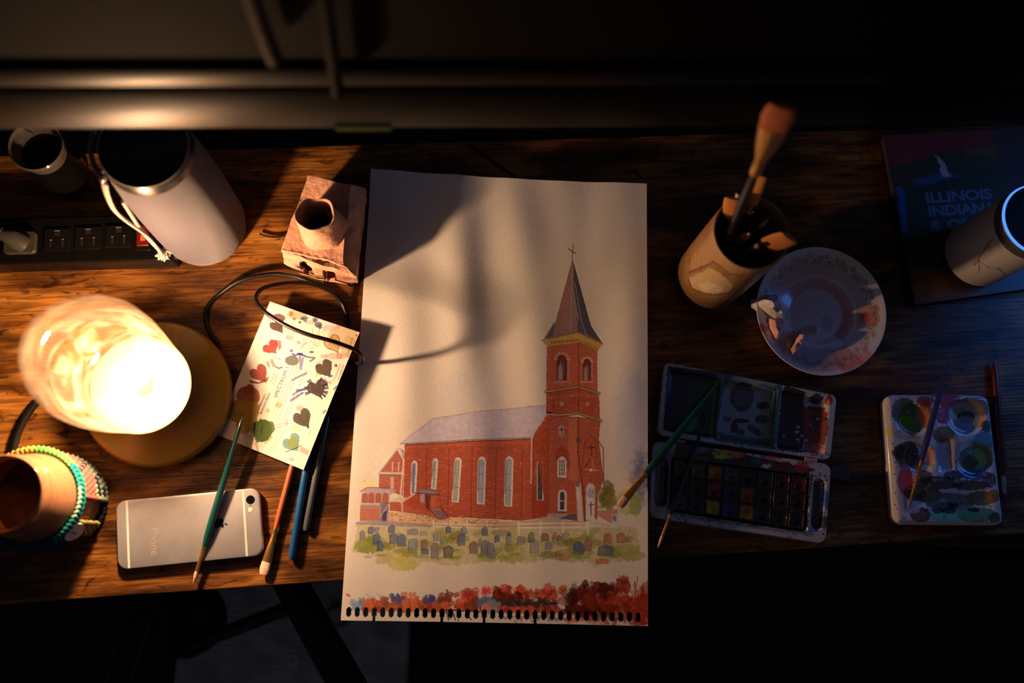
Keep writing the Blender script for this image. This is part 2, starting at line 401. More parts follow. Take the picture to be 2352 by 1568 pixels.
q = P(838, 296, .306); u_ = (q[0]-_m0[0])/_MC-.55; V, F = box(u_-.02, u_+.02, .0002, .0012, .301, .309); V = [MW(*v) for v in V]; obj('green_glint', V, F, mat('green_glint_tint', (.012, .03, .006), .8, spec=.1), mon)  # dull green slip added for a green reflection on the bezel
# dim cords hanging in front of the screen
CORD = mat('greyish_cord', (.038, .029, .021), .8, spec=.1)
def mp(px, py, off):   # point in front of the tilted screen
    for z in np.linspace(.30, .60, 400):
        q = P(px, py, z)
        if q[1] <= _m0[1]+(q[0]-_m0[0])*math.tan(MA)+.005-off+(z-.31)*math.tan(.14): return q
    return q
V, F = tube(spline([mp(548, -90, .012), mp(590, 30, .012), mp(608, 80, .012), mp(632, 140, .012)]), .0055, 12)
o = obj('hanging_cord', V, F, CORD, loc=tuple(mp(600, 60, .012))); tag(o, 'pale blurred cord hanging in front of the dark screen, the brighter left one', 'cord')
V, F = tube(spline([mp(735, -90, .012), mp(752, 40, .012), mp(768, 160, .012), mp(776, 215, .012)]), .0045, 12)
o = obj('hanging_cord', V, F, mat('brown_cord', (.0035, .0026, .0018), .8, spec=.05), loc=tuple(mp(760, 100, .012))); tag(o, 'very dim brown cord hanging in front of the dark screen, right of the paler one', 'cord')
# ------------------------------------------------------------------ glass lamp
LB = P(371, 909)      # foot of the lamp on the desk
lamp = empty('table_lamp', (LB[0], LB[1], 0), 'glowing marbled glass lamp on a round amber base', 'lamp')
AMB = mat('amber_glass', (.34, .19, .018), .30, spec=.4, varc=((.26, .16, .02), 12, .5), coat=.2)
V, F = lathe([(0, .001), (.060, .001), (.068, .004), (.0725, .010), (.0725, .017), (.070, .021), (.066, .0225), (.030, .0235), (.028, .0245), (0, .0245)], LB, 96); obj('base', V, F, AMB, lamp)
V, F = lathe([(0, .025), (.024, .025), (.024, .034), (.044, .062), (.046, .0665), (.043, .067), (.012, .062), (0, .062)], LB, 64); obj('light_blocker', V, F, mat('brass', (.60, .42, .20), .35, metal=.7), lamp)  # opaque cup added to block the bulb's downward light onto the base
SH = bpy.data.materials.new('marbled_glass'); SH.use_nodes = True; nt = SH.node_tree; nt.nodes.clear(); N = nt.nodes.new; L = nt.links.new
o_ = N('ShaderNodeOutputMaterial'); tr = N('ShaderNodeBsdfTransparent'); tl = N('ShaderNodeBsdfTranslucent'); df = N('ShaderNodeBsdfDiffuse'); gl = N('ShaderNodeBsdfGlossy'); gl.inputs['Roughness'].default_value = .06
tc = N('ShaderNodeTexCoord'); ns = N('ShaderNodeTexNoise'); ns.inputs['Scale'].default_value = 13; ns.inputs['Detail'].default_value = 3; ns.inputs['Distortion'].default_value = 3.2; L(tc.outputs['Object'], ns.inputs['Vector'])
rp = N('ShaderNodeValToRGB'); rp.color_ramp.elements[0].position = .38; rp.color_ramp.elements[0].color = (.15, .075, .03, 1); rp.color_ramp.elements[1].position = .60; rp.color_ramp.elements[1].color = (.30, .265, .21, 1); L(ns.outputs[0], rp.inputs[0])
L(rp.outputs[0], tl.inputs[0]); L(rp.outputs[0], df.inputs[0]); tr.inputs[0].default_value = (.97, .95, .92, 1)
md = N('ShaderNodeMixShader'); md.inputs[0].default_value = .5; L(tl.outputs[0], md.inputs[1]); L(df.outputs[0], md.inputs[2])
mr = N('ShaderNodeMapRange'); mr.inputs[1].default_value = .35; mr.inputs[2].default_value = .65; mr.inputs[3].default_value = .17; mr.inputs[4].default_value = .32; L(ns.outputs[0], mr.inputs[0])
ma = N('ShaderNodeMixShader'); L(mr.outputs[0], ma.inputs[0]); L(tr.outputs[0], ma.inputs[1]); L(md.outputs[0], ma.inputs[2])
lw = N('ShaderNodeLayerWeight'); lw.inputs[0].default_value = .12; mg = N('ShaderNodeMixShader'); L(lw.outputs['Facing'], mg.inputs[0])
mrg = N('ShaderNodeMapRange'); mrg.inputs[4].default_value = .35; L(lw.outputs['Facing'], mrg.inputs[0]); L(mrg.outputs[0], mg.inputs[0])
L(ma.outputs[0], mg.inputs[1]); L(gl.outputs[0], mg.inputs[2]); L(mg.outputs[0], o_.inputs[0])
prof = [(.032, .0265), (.039, .036), (.043, .050), (.0465, .075), (.0495, .105), (.0520, .135), (.0535, .165), (.0530, .190), (.0490, .213), (.042, .231), (.034, .2435), (.029, .2485), (.0255, .2495), (.0235, .247), (.0225, .241), (.0235, .232), (.029, .220), (.037, .209)]
V, F = lathe(prof, LB, 96, jit=lambda t, z, r: .0007*math.sin(2*t+z*30)); obj('glass_shade', V, F, SH, lamp, smooth=80)
BM = bpy.data.materials.new('lit_bulb'); BM.use_nodes = True; nb = BM.node_tree; nb.nodes.clear(); e = nb.nodes.new('ShaderNodeEmission'); e.inputs[0].default_value = (1, .60, .34, 1); e.inputs[1].default_value = LAMP; oo = nb.nodes.new('ShaderNodeOutputMaterial'); nb.links.new(e.outputs[0], oo.inputs[0])
BC = (LB[0]-.002, LB[1]+.002, .106)
V, F = ball(BC, .0105, 20, 12, sz=1.15); obj('bulb', V, F, BM, lamp)
V, F = lathe([(0, .0625), (.010, .0625), (.007, .080), (.005, .090), (0, .090)], LB, 24); obj('bulb_holder', V, F, mat('cream_holder', (.80, .72, .60), .5), lamp)
V, F = tube(spline([P(150, 880, .004), P(95, 915, .004), P(62, 955, .004), P(40, 1000, .004), P(20, 1060, .004), P(-40, 1120, .004)]), .0033, 10)
tag(obj('lamp_cord', V, F, RUBBER, lamp), None)
# ------------------------------------------------------------------ paper and painting
PC4px = [(853, 393), (1485, 422), (1488, 1437), (783, 1424)]      # corners of the sheet; its right side curls up off the desk
PC4 = [P(853, 393, .010), P(1485, 422, .028), P(1488, 1437, .0245), P(783, 1424, .001)]
PW, PH = .3048, .4572
def homog(src, dst):
    A = []
    for (x, y), (u, v) in zip(src, dst):
        A.append([x, y, 1, 0, 0, 0, -u*x, -u*y, -u]); A.append([0, 0, 0, x, y, 1, -v*x, -v*y, -v])
    return np.linalg.svd(np.array(A))[2][-1].reshape(3, 3)
HP = homog(PC4px, [(0, PH), (PW, PH), (PW, 0), (0, 0)])
def tfp(p):
    q = np.c_[p, np.ones(len(p))]@HP.T; return q[:, :2]/q[:, 2:]
PX0 = PY0 = 0.0
cv = Canvas((0, 0, PW, PH), 4300, (.80, .78, .74), ref=(185, 152, 129), tf=tfp)
c2 = crop(780, 880, 2.751); c3 = crop(1220, 540, 3.41); c4 = crop(790, 1000, 5.228); c5 = crop(1130, 900, 3.919); c6 = crop(780, 1280, 3.267)
R = np.random.RandomState(3)
n0 = vnoise(cv.h, cv.w, 160, 5)[..., None]; cv.a *= (1-.04*n0)
# sky washes and soft tints; the dark blue one paints a cast shadow
for b_ in ((1455, 980, 38, 130, (128, 120, 135), .35), (1440, 900, 30, 80, (150, 130, 125), .3), (1060, 900, 45, 55, (150, 135, 140), .28), (1130, 880, 30, 45, (160, 140, 135), .2), (880, 1060, 30, 40, (185, 165, 125), .4), (1300, 880, 60, 60, (150, 130, 130), .18), (1470, 1095, 16, 60, (70, 70, 95), .8)):
    cv.blob(b_[0], b_[1], b_[2], b_[3], b_[4], b_[5], wob=14, soft=45, tex=.3, edge=0)
cv.poly(c4((225, 520), (420, 545), (420, 610), (230, 620)), (215, 165, 85), .6, edge=0, soft=4)
cv.poly(c4((230, 500), (270, 530), (260, 545), (228, 540)), (120, 130, 80), .4, soft=4)
# ground wash
cv.poly(c2((75, 1060), (100, 985), (110, 870), (600, 870), (1200, 905), (1500, 900), (1880, 910), (1900, 1120), (1700, 1120), (1620, 1150), (1500, 1100), (1380, 1090), (1200, 1130), (1000, 1110), (700, 1150), (540, 1120), (480, 1170), (400, 1175), (360, 1110), (200, 1060)), (160, 130, 84), .75, wob=7, soft=4, tex=.35)
for i in range(70):
    x = 830+R.rand()*630; y = 1215+R.rand()*60+(8 if x < 1000 else 0)
    cv.blob(x, y, 12+18*R.rand(), 5+7*R.rand(), [(112, 98, 36), (140, 118, 52), (100, 86, 28), (150, 124, 68)][R.randint(4)], .35+.3*R.rand(), wob=5, rot=R.rand()-.5, soft=3)
cv.blob(926, 1292, 34, 18, (155, 132, 60), .75, wob=7, soft=3); cv.blob(845, 1250, 32, 18, (110, 105, 35), .75, wob=7, soft=3)
for x, y in ((1130, 1275), (1180, 1280), (1440, 1260), (1455, 1275), (1320, 1278)): cv.blob(x, y, 30, 12, (130, 118, 45), .6, wob=7, soft=3)
BR = (140, 50, 24); BR2 = (158, 70, 42); DK = (84, 26, 14); WH = (186, 150, 132); LG = (165, 140, 125)
def bricks(poly_px, n, a=.5):
    q = np.array(poly_px); x0, y0 = q.min(0); x1, y1 = q.max(0)
    for i in range(n):
        x = x0+R.rand()*(x1-x0); y = y0+R.rand()*(y1-y0)
        ins = False
        for k in range(len(q)):
            (ax, ay), (bx, by) = q[k], q[(k+1) % len(q)]
            if (ay > y) != (by > y) and x < (bx-ax)*(y-ay)/(by-ay)+ax: ins = not ins
        if ins:
            w = 1.5+3*R.rand(); c = [(176, 78, 46), (108, 32, 16), (160, 64, 36), (192, 104, 72)][R.randint(4)]
            cv.line([(x-w, y+.4*R.randn()), (x+w, y+.4*R.randn())], .9+.7*R.rand(), c, a*(.4+.6*R.rand()), wob=1, tex=0)
def wall(p, col=BR, n=300, a=.95):
    cv.poly(p, col, a, wob=1.4, tex=.18, edge=.25); bricks(p, n)
# main roof
cv.poly(c2((385, 370), (600, 208), (900, 160), (1320, 125), (1372, 183), (1222, 330), (800, 348)), (160, 130, 128), .85, wob=2, tex=.25, edge=.2)
for i in range(160):
    x, y = R.rand(), R.rand(); a0 = c2((420+x*850, 345-y*170+0*x))[0]
    cv.line([a0, (a0[0]+10, a0[1]-1)], 1.5, (180, 152, 148) if i % 2 else (138, 106, 106), .25, wob=2)
cv.line(c2((600, 208), (900, 162), (1318, 128)), 1.6, (140, 100, 90), .6); cv.line(c2((600, 205), (520, 270), (440, 325)), 3, (150, 112, 98), .5, wob=2)
# nave wall
nave = c2((418, 372), (800, 350), (1225, 335), (1240, 330), (1325, 255), (1330, 830), (1170, 860), (1000, 850), (700, 835), (410, 760))
wall(nave, BR, 2400)
for x in (560, 703, 850, 1003, 1170): cv.line(c2((x, 395), (x-5, 600), (x-10, 840)), 2.2, DK, .5); cv.line(c2((x+9, 395), (x, 840)), 1.6, BR2, .6)
for x in range(430, 1215, 14): cv.line(c2((x, 366-(x-430)*.03), (x+2, 392-(x-430)*.03)), 2, (175, 88, 60) if x % 28 else DK, .5, wob=1)
cv.line(c2((420, 378), (800, 356), (1222, 340)), 2.2, (90, 40, 30), .8); cv.line(c2((386, 370), (800, 345), (1222, 330)), 1.6, (70, 45, 45), .8)
cv.line(c2((1240, 322), (1372, 188)), 3.5, (45, 28, 28), .85); cv.line(c2((1226, 340), (1224, 430), (1222, 620)), 4.5, (182, 118, 100), .8); cv.line(c2((1236, 332), (1234, 850)), 2.2, (95, 35, 25), .7)
cv.poly(c2((1232, 640), (1325, 640), (1325, 850), (1232, 850)), (135, 36, 22), .5, soft=6)
def window(fr, pane, fc=WH, pc=(120, 112, 108), bars=2):
    cv.poly(fr, fc, .95, wob=.8, tex=.1, edge=.2); cv.poly(pane, pc, .95, wob=.7, tex=.3, edge=.3)
    q = np.array(pane); 
    for k in range(1, bars+1):
        y = q[:, 1].min()+(q[:, 1].max()-q[:, 1].min())*k/(bars+1); cv.line([(q[:, 0].min(), y), (q[:, 0].max(), y+.5)], 1, (80, 66, 58), .7, wob=.3)
def arch(cf, xl, xr, yt, yb, sk=0):
    """arched outline in crop coordinates, sk = slant of the foot"""
    xm = (xl+xr)/2; r = (xr-xl)/2
    return cf((xl-sk, yb), (xl, yt+r), *[(xm-r*math.cos(t), yt+r-r*math.sin(t)*1.2) for t in (math.pi*.2, math.pi*.4, math.pi*.6, math.pi*.8)], (xr, yt+r), (xr-sk, yb+6))
for xl, xr, yt, yb, sk, pc in ((462, 500, 478, 690, 10, (88, 88, 100)), (597, 632, 462, 655, 12, (130, 122, 100)), (735, 782, 458, 738, 18, (128, 122, 98)), (885, 938, 455, 752, 8, (128, 118, 118)), (1058, 1112, 452, 765, 8, (132, 122, 110))):
    window(arch(c2, xl, xr, yt, yb, sk), arch(c2, xl+9, xr-12, yt+14, yb-10, sk), pc=pc)
    cv.line(arch(c2, xl+8, xl+12, yt+20, yb-80, sk)[:3], 2.2, (60, 62, 78), .7)
window(arch(c2, 1258, 1302, 478, 726, 0), arch(c2, 1263, 1292, 486, 722, 0), pc=(38, 34, 36), bars=3)
# tower
wall(c2((1322, 185), (1515, 200), (1655, 215), (1645, 350), (1675, 600), (1640, 690), (1635, 850), (1540, 870), (1320, 830), (1240, 310)), (146, 58, 32), 900)
cv.poly(c2((1455, 210), (1512, 205), (1512, 610), (1455, 600)), (168, 92, 66), .55, soft=3)
cv.line(c2((1516, 210), (1515, 420), (1545, 640), (1560, 860)), 2.6, DK, .7); cv.line(c2((1330, 270), (1332, 800)), 2, DK, .5); cv.line(c2((1640, 350), (1672, 400), (1676, 640)), 3, (110, 40, 28), .7)
wall(c3((132, 1215), (385, 1180), (540, 1240), (545, 1430), (380, 1385), (205, 1385), (130, 1380)), BR, 350)
wall(c3((134, 860), (380, 825), (525, 880), (528, 1235), (380, 1170), (128, 1205)), (152, 64, 36), 450)
for p in (((122, 1212), (375, 1172), (545, 1225)), ((190, 1398), (380, 1378), (560, 1440))):
    cv.line(c3(*p), 6, (150, 102, 58), .9); cv.line(c3(*[(x, y-9) for x, y in p]), 1.2, (70, 44, 30), .8); cv.line(c3(*[(x, y+10) for x, y in p]), 1.6, (60, 34, 24), .85)
cv.line(c3((382, 830), (384, 1165), (380, 1370)), 2, DK, .7)
for x in range(140, 530, 16): cv.line(c3((x, 1226+abs(x-375)*.12), (x, 1240+abs(x-375)*.12)), 1.2, (190, 110, 80), .6)
# belfry windows with pale voussoirs
for cx_, cy_, w_, h0, h1 in ((252, 965, 40, 920, 1120), (447, 985, 30, 940, 1120)):
    for k in range(9):
        t = math.pi*(.05+.9*k/8); cv.line(c3((cx_-w_*1.05*math.cos(t), cy_-w_*1.05*math.sin(t)), (cx_-w_*1.55*math.cos(t), cy_-w_*1.6*math.sin(t))), 2.6, (192, 135, 100), .85)
    cv.poly(c3((cx_+w_, cy_), (cx_+w_*1.6, cy_), (cx_+w_*1.55, h1+10), (cx_+w_, h1)), (175, 100, 76), .8)
    cv.poly(c3((cx_-w_, h1), (cx_-w_, cy_), (cx_-w_*.7, cy_-w_*.8), (cx_, cy_-w_*1.15), (cx_+w_*.7, cy_-w_*.8), (cx_+w_, cy_), (cx_+w_, h1)), (92, 42, 32), .95, edge=.4)
    cv.poly(c3((cx_-w_*.8, h1), (cx_-w_*.7, cy_+50), (cx_-w_*.1, cy_+10), (cx_+w_*.1, h1)), (160, 120, 105), .7, soft=3); cv.line(c3((cx_+8, cy_+30), (cx_+4, h1)), 1.6, (150, 130, 120), .6)
    cv.line(c3((cx_-w_*1.6, h1+16), (cx_+w_*1.7, h1+14)), 3, (182, 112, 88), .7)
for cx_, cy_, r in ((252, 1305, 20), (452, 1308, 17)): cv.blob(*c3((cx_, cy_))[0], r/3.41+3, r/3.41+4, (150, 60, 36), .8); cv.blob(*c3((cx_, cy_))[0], r/3.41, r/3.41, (152, 112, 76), .95, wob=1)
cv.line(c3((188, 1280), (188, 1355)), 2.4, (100, 34, 22), .7); cv.poly(c3((132, 1368), (185, 1372), (165, 1384), (130, 1384)), (40, 20, 20), .9)
# eaves with brackets
cv.poly(c3((92, 812), (375, 742), (570, 838), (525, 895), (385, 828), (140, 858)), (166, 112, 48), .95, edge=.3)
for i, x in enumerate(range(165, 375, 20)): cv.poly(c3((x, 822-(x-150)*.1), (x+13, 820-(x-150)*.1), (x+8, 842-(x-150)*.09)), (70, 34, 20), .9, wob=.6)
for i, x in enumerate(range(392, 530, 17)): cv.line(c3((x, 800+(x-385)*.42), (x+4, 832+(x-385)*.42)), 1.6, (90, 50, 26), .8)
cv.line(c3((92, 812), (375, 745), (572, 840)), 1.4, (90, 55, 30), .8)
# spire
cv.poly(c3((330, 190), (205, 655), (125, 800), (370, 745), (568, 835), (480, 700), (340, 190)), (118, 84, 72), .95, wob=1, edge=.25)
cv.poly(c3((340, 195), (480, 700), (560, 825), (420, 750), (380, 610), (345, 400)), (62, 54, 56), .9, soft=2)
cv.poly(c3((332, 200), (330, 400), (322, 740), (190, 775), (215, 640)), (135, 86, 70), .85, soft=2)
cv.poly(c3((370, 628), (300, 748), (372, 742), (440, 765)), (128, 84, 72), .9); cv.poly(c3((372, 628), (375, 742), (450, 765)), (80, 62, 62), .9)
cv.line(c3((350, 350), (375, 480), (400, 640), (440, 760)), 1.4, (150, 128, 120), .7); cv.line(c3((190, 680), (180, 775)), 1.4, (60, 44, 40), .8); cv.poly(c3((190, 672), (110, 800), (175, 780)), (88, 68, 62), .9)
cv.line(c3((331, 210), (326, 500), (318, 745)), 1.6, (165, 118, 95), .7); cv.line(c3((340, 60), (332, 190)), 2, (95, 74, 62), .95); cv.line(c3((302, 92), (335, 122), (362, 130)), 2.4, (85, 66, 56), .95)
# tower ornaments
cv.poly(c5((610, 290), (650, 280), (670, 310), (655, 395), (635, 400), (612, 340)), (160, 118, 108), .85); cv.line(c5((643, 300), (643, 390)), 2.2, (60, 55, 66), .9); cv.line(c5((622, 325), (664, 322)), 2.2, (60, 55, 66), .9); cv.blob(*c5((643, 318))[0], 3, 3, (60, 52, 62), .9)
cv.poly(c5((585, 600), (590, 520), (645, 465), (705, 520), (720, 640), (700, 700), (690, 600), (650, 560)), (128, 44, 26), .6, soft=2)
cv.poly(arch(c5, 603, 686, 572, 752), (186, 152, 138), .95, edge=.2)
for i in range(3):
    for j in range(4): cv.line(c5((626+i*19, 598+j*36), (626+i*19, 622+j*36)), 2.6, (66, 42, 38), .95, wob=.3)
cv.poly(arch(c5, 608, 690, 868, 1058), (182, 148, 134), .95, edge=.2); cv.poly(arch(c5, 628, 668, 886, 960), (44, 32, 34), .95); cv.poly(c5((628, 972), (668, 972), (668, 1046), (628, 1046)), (44, 32, 34), .95)
cv.line(c5((600, 1066), (690, 1070)), 3, (120, 30, 30), .7)
cv.poly(c5((520, 1078), (775, 1080), (770, 1140), (500, 1140)), (150, 118, 104), .8); cv.poly(c5((620, 1130), (720, 1085), (775, 1082), (775, 1140)), (76, 56, 62), .85)
cv.poly(c5((765, 805), (815, 800), (838, 1165), (785, 1165)), (176, 142, 122), .95, edge=.25); cv.poly(c5((765, 800), (812, 800), (800, 840), (770, 835)), (90, 66, 58), .8)
cv.poly(c5((765, 435), (825, 438), (800, 385), (780, 390)), (76, 56, 52), .8)
cv.line(c5((905, 455), (908, 570), (845, 670)), 2.2, (80, 40, 28), .85); cv.line(c5((868, 488), (935, 484)), 2.6, (76, 40, 28), .9); cv.line(c5((905, 570), (935, 700)), 1.8, (185, 120, 88), .6)
cv.line(c5((820, 700), (850, 440), (905, 375), (945, 430), (950, 600)), 2, (110, 36, 22), .6); cv.line(c5((845, 680), (965, 690)), 3, (160, 115, 90), .8); cv.blob(*c5((903, 690))[0], 3, 3, (195, 160, 130), .9)
cv.poly(arch(c5, 858, 938, 812, 1145), (180, 150, 142), .95, edge=.2); cv.poly(arch(c5, 868, 928, 870, 935), (140, 112, 120), .7); cv.line(c5((902, 980), (904, 1092)), 2.4, (70, 52, 56), .95); cv.line(c5((885, 1005), (926, 1002)), 2.2, (70, 52, 56), .95); cv.blob(*c5((893, 856))[0], 1.6, 1.2, (60, 40, 40), .9)
# right of the tower: bush, low wall
for i in range(60):
    x, y = R.randn()*34+1048, R.randn()*50+940
    cv.blob(*c5((x, y))[0], 5+5*R.rand(), 4+5*R.rand(), [(98, 84, 32), (118, 96, 42), (78, 62, 24), (130, 112, 56)][R.randint(4)], .5, wob=3)
cv.blob(*c5((1052, 845))[0], 12, 16, (104, 86, 34), .75, wob=4); cv.blob(*c5((1240, 980))[0], 30, 30, (140, 132, 62), .6, wob=7, soft=4); cv.blob(*c5((1290, 1010))[0], 14, 26, (112, 112, 50), .6, wob=5, soft=3)
cv.poly(c5((960, 1060), (1140, 1040), (1140, 1100), (1080, 1170), (960, 1100)), (158, 82, 52), .75); cv.poly(c5((1080, 1090), (1140, 1085), (1140, 1165), (1085, 1170)), (172, 148, 148), .8); cv.blob(*c5((1110, 1125))[0], 5, 7, (95, 88, 105), .8)
# left annexes
wall(c4((655, 130), (435, 420), (425, 600), (720, 700), (735, 250)), (140, 66, 46), 200)
cv.line(c4((660, 130), (425, 430)), 3, (150, 118, 104), .85); cv.line(c4((655, 140), (735, 285)), 3.4, (182, 140, 122), .9); cv.poly(c4((670, 125), (738, 160), (740, 250)), (130, 100, 90), .8)
cv.line(c4((425, 425), (720, 432)), 5.5, (165, 134, 120), .9); cv.line(c4((430, 445), (700, 452)), 1.4, (80, 50, 42), .7)
for x in (595, 668): cv.line(c4((x, 300), (x-4, 400)), 3.6, (172, 128, 110), .8)
cv.line(c4((588, 490), (590, 600)), 8, (168, 126, 108), .85); cv.line(c4((728, 280), (690, 700)), 4, (186, 140, 122), .8)
cv.poly(c4((195, 650), (290, 600), (560, 610), (650, 640), (560, 690), (300, 668)), (150, 112, 108), .9); cv.line(c4((195, 652), (290, 600), (560, 612)), 1.6, (70, 56, 60), .8)
cv.poly(c4((215, 665), (560, 680), (545, 1010), (195, 1010)), (152, 104, 90), .85)
for x in (222, 300, 385, 470): cv.poly(arch(c4, x, x+70, 672, 790), (140, 66, 46), .85)
cv.poly(c4((200, 850), (435, 855), (430, 1000), (195, 1000)), (160, 84, 60), .9); cv.line(c4((200, 832), (440, 835)), 2, (90, 70, 70), .7); cv.line(c4((205, 795), (445, 800)), 3, (170, 136, 124), .8)
cv.poly(c4((450, 790), (550, 780), (520, 1020), (440, 1010)), (96, 74, 82), .75); cv.poly(c4((475, 900), (520, 880), (515, 1020), (470, 1020)), (54, 44, 56), .8); cv.line(c4((440, 960), (550, 800)), 2, (175, 140, 130), .7)
cv.poly(c4((150, 1020), (550, 1000), (1100, 1060), (1100, 1085), (150, 1050)), (120, 96, 100), .7, soft=2.5)
# stair porch
wall(c4((560, 780), (700, 780), (880, 655), (1170, 680), (1190, 800), (1300, 1000), (1150, 990), (1000, 940), (715, 900), (560, 880)), (146, 60, 36), 260)
cv.poly(c4((560, 770), (680, 715), (770, 720), (700, 785)), (176, 132, 112), .9); cv.line(c4((700, 785), (860, 680), (880, 655)), 4, (176, 128, 108), .9); cv.line(c4((705, 790), (715, 890)), 3.5, (176, 128, 108), .85)
cv.poly(c4((860, 660), (960, 620), (1110, 640), (1170, 690), (1020, 680)), (120, 98, 94), .95, edge=.4); cv.line(c4((860, 665), (1020, 680), (1170, 690)), 2, (50, 38, 38), .85)
cv.poly(c4((930, 680), (985, 680), (980, 780), (930, 780)), (148, 116, 118), .9); cv.poly(c4((990, 690), (1050, 690), (1040, 880), (1000, 850)), (66, 38, 36), .8); cv.poly(c4((1060, 695), (1130, 695), (1120, 850), (1060, 840)), (160, 78, 56), .9)
cv.poly(c4((1050, 860), (1180, 860), (1300, 1000), (1190, 1020)), (132, 92, 86), .9)
for k in range(7): cv.line(c4((1110+k*13, 890+k*19), (1200+k*14, 885+k*19)), 1.5, (60, 40, 40), .85, wob=.4)
cv.line(c4((1180, 840), (1300, 1000)), 1.6, (50, 30, 30), .8); cv.line(c4((1040, 860), (1190, 1020)), 1.8, (60, 36, 34), .8)
# foundation wall
cv.poly(c4((545, 895), (720, 905), (1000, 945), (1190, 1000), (1300, 965), (1882, 1005), (1882, 1100), (1300, 1075), (1100, 1060), (900, 1040), (540, 1010)), (176, 122, 84), .85, tex=.3)
cv.poly(c2((950, 868), (1180, 862), (1320, 850), (1560, 870), (1560, 890), (1150, 900), (950, 905)), (160, 108, 76), .7)
for i in range(120):
    x = 560+R.rand()*1300; y = (905+(x-560)*.07)+R.rand()*90
    cv.blob(*c4((x, y))[0], 1.5+2.2*R.rand(), .8+R.rand(), [(130, 82, 52), (192, 146, 108), (108, 66, 46)][R.randint(3)], .6, wob=1)
# white fences
FC = (188, 158, 145)
for p in (((1090, 1035), (1300, 1045), (1700, 1055), (1882, 1060)), ((1090, 1075), (1500, 1090), (1882, 1100))): cv.line(c4(*p), 2.2, FC, .75)
for x in (1090, 1300, 1500, 1740): cv.line(c4((x, 1000), (x, 1110)), 3, FC, .7)
for p in (((1140, 880), (1400, 876), (1575, 880)), ((1140, 905), (1575, 905))): cv.line(c2(*p), 3.4, FC, .8)
for x in (1145, 1282, 1422, 1578): cv.line(c2((x, 868), (x, 950)), 4, FC, .8)
cv.line(c2((1590, 870), (1700, 890), (1860, 905)), 2, (150, 120, 110), .7); cv.line(c2((1660, 860), (1760, 905)), 1.8, FC, .7)
# headstones : (x, y, w, h, colour) in the second crop
G = (82, 78, 88); G2 = (110, 98, 98); G3 = (128, 108, 102); BN = (118, 82, 70); RD = (155, 82, 56); BL = (72, 74, 88)
ST = [(148, 950, 34, 60, G2), (203, 918, 40, 46, G), (240, 915, 26, 40, G2), (238, 975, 46, 78, BL), (260, 1020, 36, 72, BL), (335, 912, 42, 50, G), (345, 972, 48, 70, G), (400, 985, 58, 86, BL), (470, 1010, 62, 80, G2), (470, 930, 70, 36, G2), (545, 1012, 44, 70, BN), (548, 1055, 48, 42, BL), (540, 938, 46, 30, G3), (612, 1050, 50, 100, (118, 94, 92)), (628, 960, 54, 60, G3), (698, 1058, 62, 80, (84, 66, 72)), (700, 915, 34, 48, BL), (782, 980, 50, 80, G), (800, 920, 40, 46, G2), (860, 1030, 52, 84, BN), (935, 1030, 60, 96, (100, 88, 88)), (970, 1050, 50, 100, G2), (930, 925, 36, 60, G), (1010, 975, 36, 46, BL), (1082, 980, 32, 80, G2), (1085, 945, 18, 26, BL), (1160, 985, 46, 60, G2), (1225, 965, 36, 70, (96, 84, 70)), (1245, 1030, 56, 70, G3), (1312, 965, 48, 56, (110, 76, 62)), (1370, 955, 22, 44, RD), (1400, 970, 24, 40, BN), (1335, 1020, 46, 50, G2), (1520, 1035, 62, 92, (66, 68, 84)), (1583, 1015, 48, 80, (128, 78, 60)), (1690, 1050, 96, 62, (92, 78, 82)), (1702, 970, 46, 70, RD), (1783, 970, 50, 66, (148, 84, 66)), (1830, 980, 26, 44, (150, 98, 82)), (1420, 1080, 80, 64, (160, 104, 78)), (1670, 1118, 80, 34, (165, 88, 58)), (665, 990, 34, 30, (110, 112, 88)), (1440, 950, 40, 30, G3), (905, 1000, 20, 50, G3)]
for x, y, w, h, c in ST:
    j = lambda: R.randn()*2.2; w2, h2 = w/2, h/2
    cv.poly(c2((x-w2+j(), y+h2+j()), (x-w2+j(), y-h2*.55+j()), (x-w2*.5, y-h2*.95+j()), (x+j(), y-h2+j()), (x+w2*.6, y-h2*.9+j()), (x+w2+j(), y-h2*.45+j()), (x+w2+j(), y+h2+j())), c, .82, wob=1.8, tex=.35, edge=.3)
    cv.line(c2((x-w2, y+h2), (x-w2+1, y-h2*.6)), 1.8, tuple(int(v*.55) for v in c), .6)
    if R.rand() < .6: cv.line(c2((x+w2*.4, y-h2*.6), (x+w2*.4, y+h2*.5)), 3, tuple(min(255, int(v*1.2)) for v in c), .4, wob=1.5)
for i in range(30):
    x = 150+R.rand()*1700; cv.blob(*c2((x, 1085+R.randn()*18))[0], 8+8*R.rand(), 3+2*R.rand(), (112, 102, 34), .5, wob=3)
# brush test strokes along the bottom
def strip(x0, x1, y0, y1, n, cols, rx=(5, 14), ry=(5, 14), a=(.45, .9)):
    for i in range(n):
        x = x0+R.rand()*(x1-x0); y = y0+R.rand()*(y1-y0)
        c = cols[R.randint(len(cols))]; cv.blob(*c6((x, y))[0], (rx[0]+R.rand()*(rx[1]-rx[0])), (ry[0]+R.rand()*(ry[1]-ry[0])), c, a[0]+R.rand()*(a[1]-a[0]), wob=4, rot=R.rand()*3, edge=.2)
RS = [(158, 58, 28), (140, 44, 24), (172, 74, 42), (120, 34, 18), (182, 70, 52)]; DR = [(70, 18, 12), (84, 26, 14), (110, 32, 18), (56, 20, 14), (128, 44, 24)]
cv.poly(c6((90, 400), (85, 350), (150, 300), (190, 290), (200, 400)), (128, 130, 130), .8, wob=5); strip(90, 190, 320, 390, 14, [(120, 125, 128), (98, 104, 108)], (3, 7), (4, 9))
